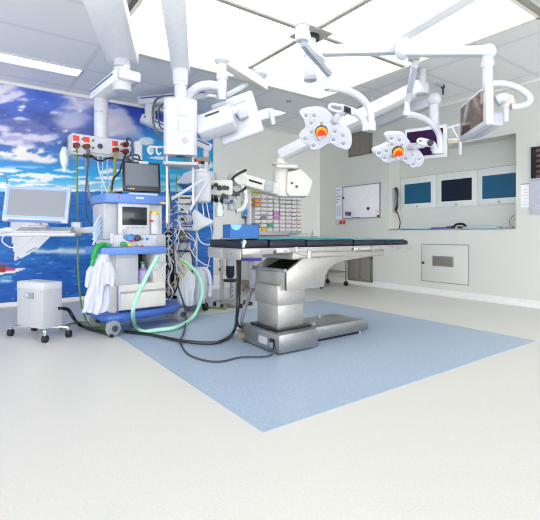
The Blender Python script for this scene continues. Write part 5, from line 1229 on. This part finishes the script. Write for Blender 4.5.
# things on the ledge
zl_ = zb+.0045
def ledge(px0, px1, h, m_, nm, lab, cat, X=XR+.10, d=.2, rot=0):
    a = PX(px0, 228, X); b_ = PX(px1, 228, X)
    return solo(MB().span((X-d/2, b_.y, zl_), (X+d/2, a.y, zl_+h), min(.006, h*.3)).build(nm, m_), lab, cat)
ledge(404, 431, .022, mat('pale_blue_folder', 'b4cfe2', .6), 'paper_folder', 'flat pale blue folder on the recess ledge under the left screen', 'folder')
ledge(434, 452, .025, mat('violet_folder', '4a4aa8', .6), 'paper_folder', 'flat violet folder on the recess ledge under the middle screen', 'folder')
ledge(466, 500, .028, mat('grey_blue_folder', '9fc2d6', .6), 'paper_folder', 'flat grey-blue folder on the recess ledge under the right screen', 'folder')
q = PX(459, 226, XR+.1); q = V((XR+.1, q.y, zl_))
ph = thing('headset', 'dark curled headset lying on the recess ledge under the middle screen', 'headset', q)
MB().tube([q+V((0, .22, .02)), q+V((0, .10, .03)), q+V((0, .04, .07)), q+V((0, -.05, .075)), q+V((0, -.11, .04)), q+V((0, -.08, .02)), q+V((0, .02, .02))], .018, 10).build('band', navyp, ph)
MB().lathe([(0, 0), (.05, 0), (.05, .03), (0, .035)], q+V((.0, -.09, .0)), n=16).build('ear_cushion', black, ph)
q = PX(511, 226, XR+.1); q = V((XR+.1, q.y, zl_))
ws_ = thing('desk_microphone', 'thin wire microphone curving up from a small base, right end of recess ledge', 'microphone', q)
MB().box(q+V((0, .02, .012)), (.07, .10, .024), None, .006).build('base', ltgrey, ws_)
MB().tube([q+V((0, .0, .02)), q+V((0, .02, .10)), q+V((0, -.01, .16)), q+V((0, -.05, .19))], .005, 8).build('gooseneck', dgrey, ws_)
# right edge of the wall
a = wx(530.3, 147); T = thing('wall_display', 'dark wall display in a white frame cut by the right edge of the photo', 'display', (XR, a.y-.25, 1.74))
pz0, pz1 = 1.735, 2.20
MB().span((XR-.03, a.y-.6, pz0), (XR, a.y, pz1), .006).build('frame', white, T)
wdm, nt, b = tex_mat('dark_wall_glass')
tc = nt.nodes.new('ShaderNodeTexCoord'); wv = nt.nodes.new('ShaderNodeTexWave'); wv.bands_direction = 'Z'; wv.inputs['Scale'].default_value = 4.5; wv.inputs['Distortion'].default_value = .6
rp = nt.nodes.new('ShaderNodeValToRGB'); rp.color_ramp.elements[0].color = lin('1a1113')+(1,); rp.color_ramp.elements[1].color = lin('6d5452')+(1,)
nt.links.new(tc.outputs['Object'], wv.inputs['Vector']); nt.links.new(wv.outputs['Fac'], rp.inputs['Fac']); nt.links.new(rp.outputs['Color'], b.inputs['Base Color']); b.inputs['Roughness'].default_value = .2
MB().span((XR-.034, a.y-.58, pz0+.02), (XR-.028, a.y-.022, pz1-.02)).build('screen', wdm, T)
MB().span((XR-.036, a.y-.09, pz0+.02), (XR-.032, a.y-.022, pz1-.02)).build('dark_margin', mat('display_black', '151012', .3), T)
T = thing('wall_panel', 'pale control panel on the wall directly under the dark wall display', 'panel', (XR, a.y-.25, 1.27))
MB().span((XR-.02, a.y-.6, 1.26), (XR, a.y, 1.725), .004).build('plate', white2, T)
for k_ in range(3): MB().span((XR-.024, a.y-.58, 1.30+.14*k_), (XR-.018, a.y-.06, 1.41+.14*k_), .003).build('field', lavender, T)
a = wx(520.8, 186); b_ = wx(529.3, 207)
T = thing('notice_sheet', 'small white notice beside the dark wall display at far right', 'notice', (XR, a.y, 1.37))
MB().span((XR-.004, b_.y, 1.37), (XR, a.y, 1.69)).build('paper', paper, T)
for k_ in range(6): MB().span((XR-.0055, b_.y+.02, 1.40+.042*k_), (XR-.0035, a.y-.02-.01*(k_ % 3), 1.412+.042*k_)).build('print_line', MATS['pale_grey_print'], T)
MB().span((XR-.008, b_.y, 1.685), (XR, a.y, 1.70), .002).build('clip_rail', grey, T)

# ---------------------------------------------------------------- light, added fill, camera
wd_ = bpy.data.worlds.new('fill_light'); sc.world = wd_; wd_.use_nodes = True  # uniform white fill added to brighten the room through its open sides
bg = wd_.node_tree.nodes['Background']; bg.inputs['Color'].default_value = (.98, .985, 1, 1); bg.inputs['Strength'].default_value = 4.3
cam = bpy.data.cameras.new('camera'); co = bpy.data.objects.new('camera', cam); col.objects.link(co)
co.location = CAM; co.rotation_euler = (math.radians(90), 0, math.atan2(RT.y, RT.x))
cam.sensor_width = 36; cam.lens = FPX/540*36; cam.shift_y = (HY-260)/540; cam.clip_start = .05
sc.camera = co
vs_ = sc.view_settings; vs_.view_transform = 'Standard'; vs_.look = 'None'; vs_.gamma = 1; vs_.exposure = .27; vs_.use_curve_mapping = False
sc.cycles.filter_width = 1.1; sc.cycles.use_denoising = True; sc.cycles.max_bounces = 8; sc.cycles.diffuse_bounces = 5; sc.cycles.transparent_max_bounces = 12
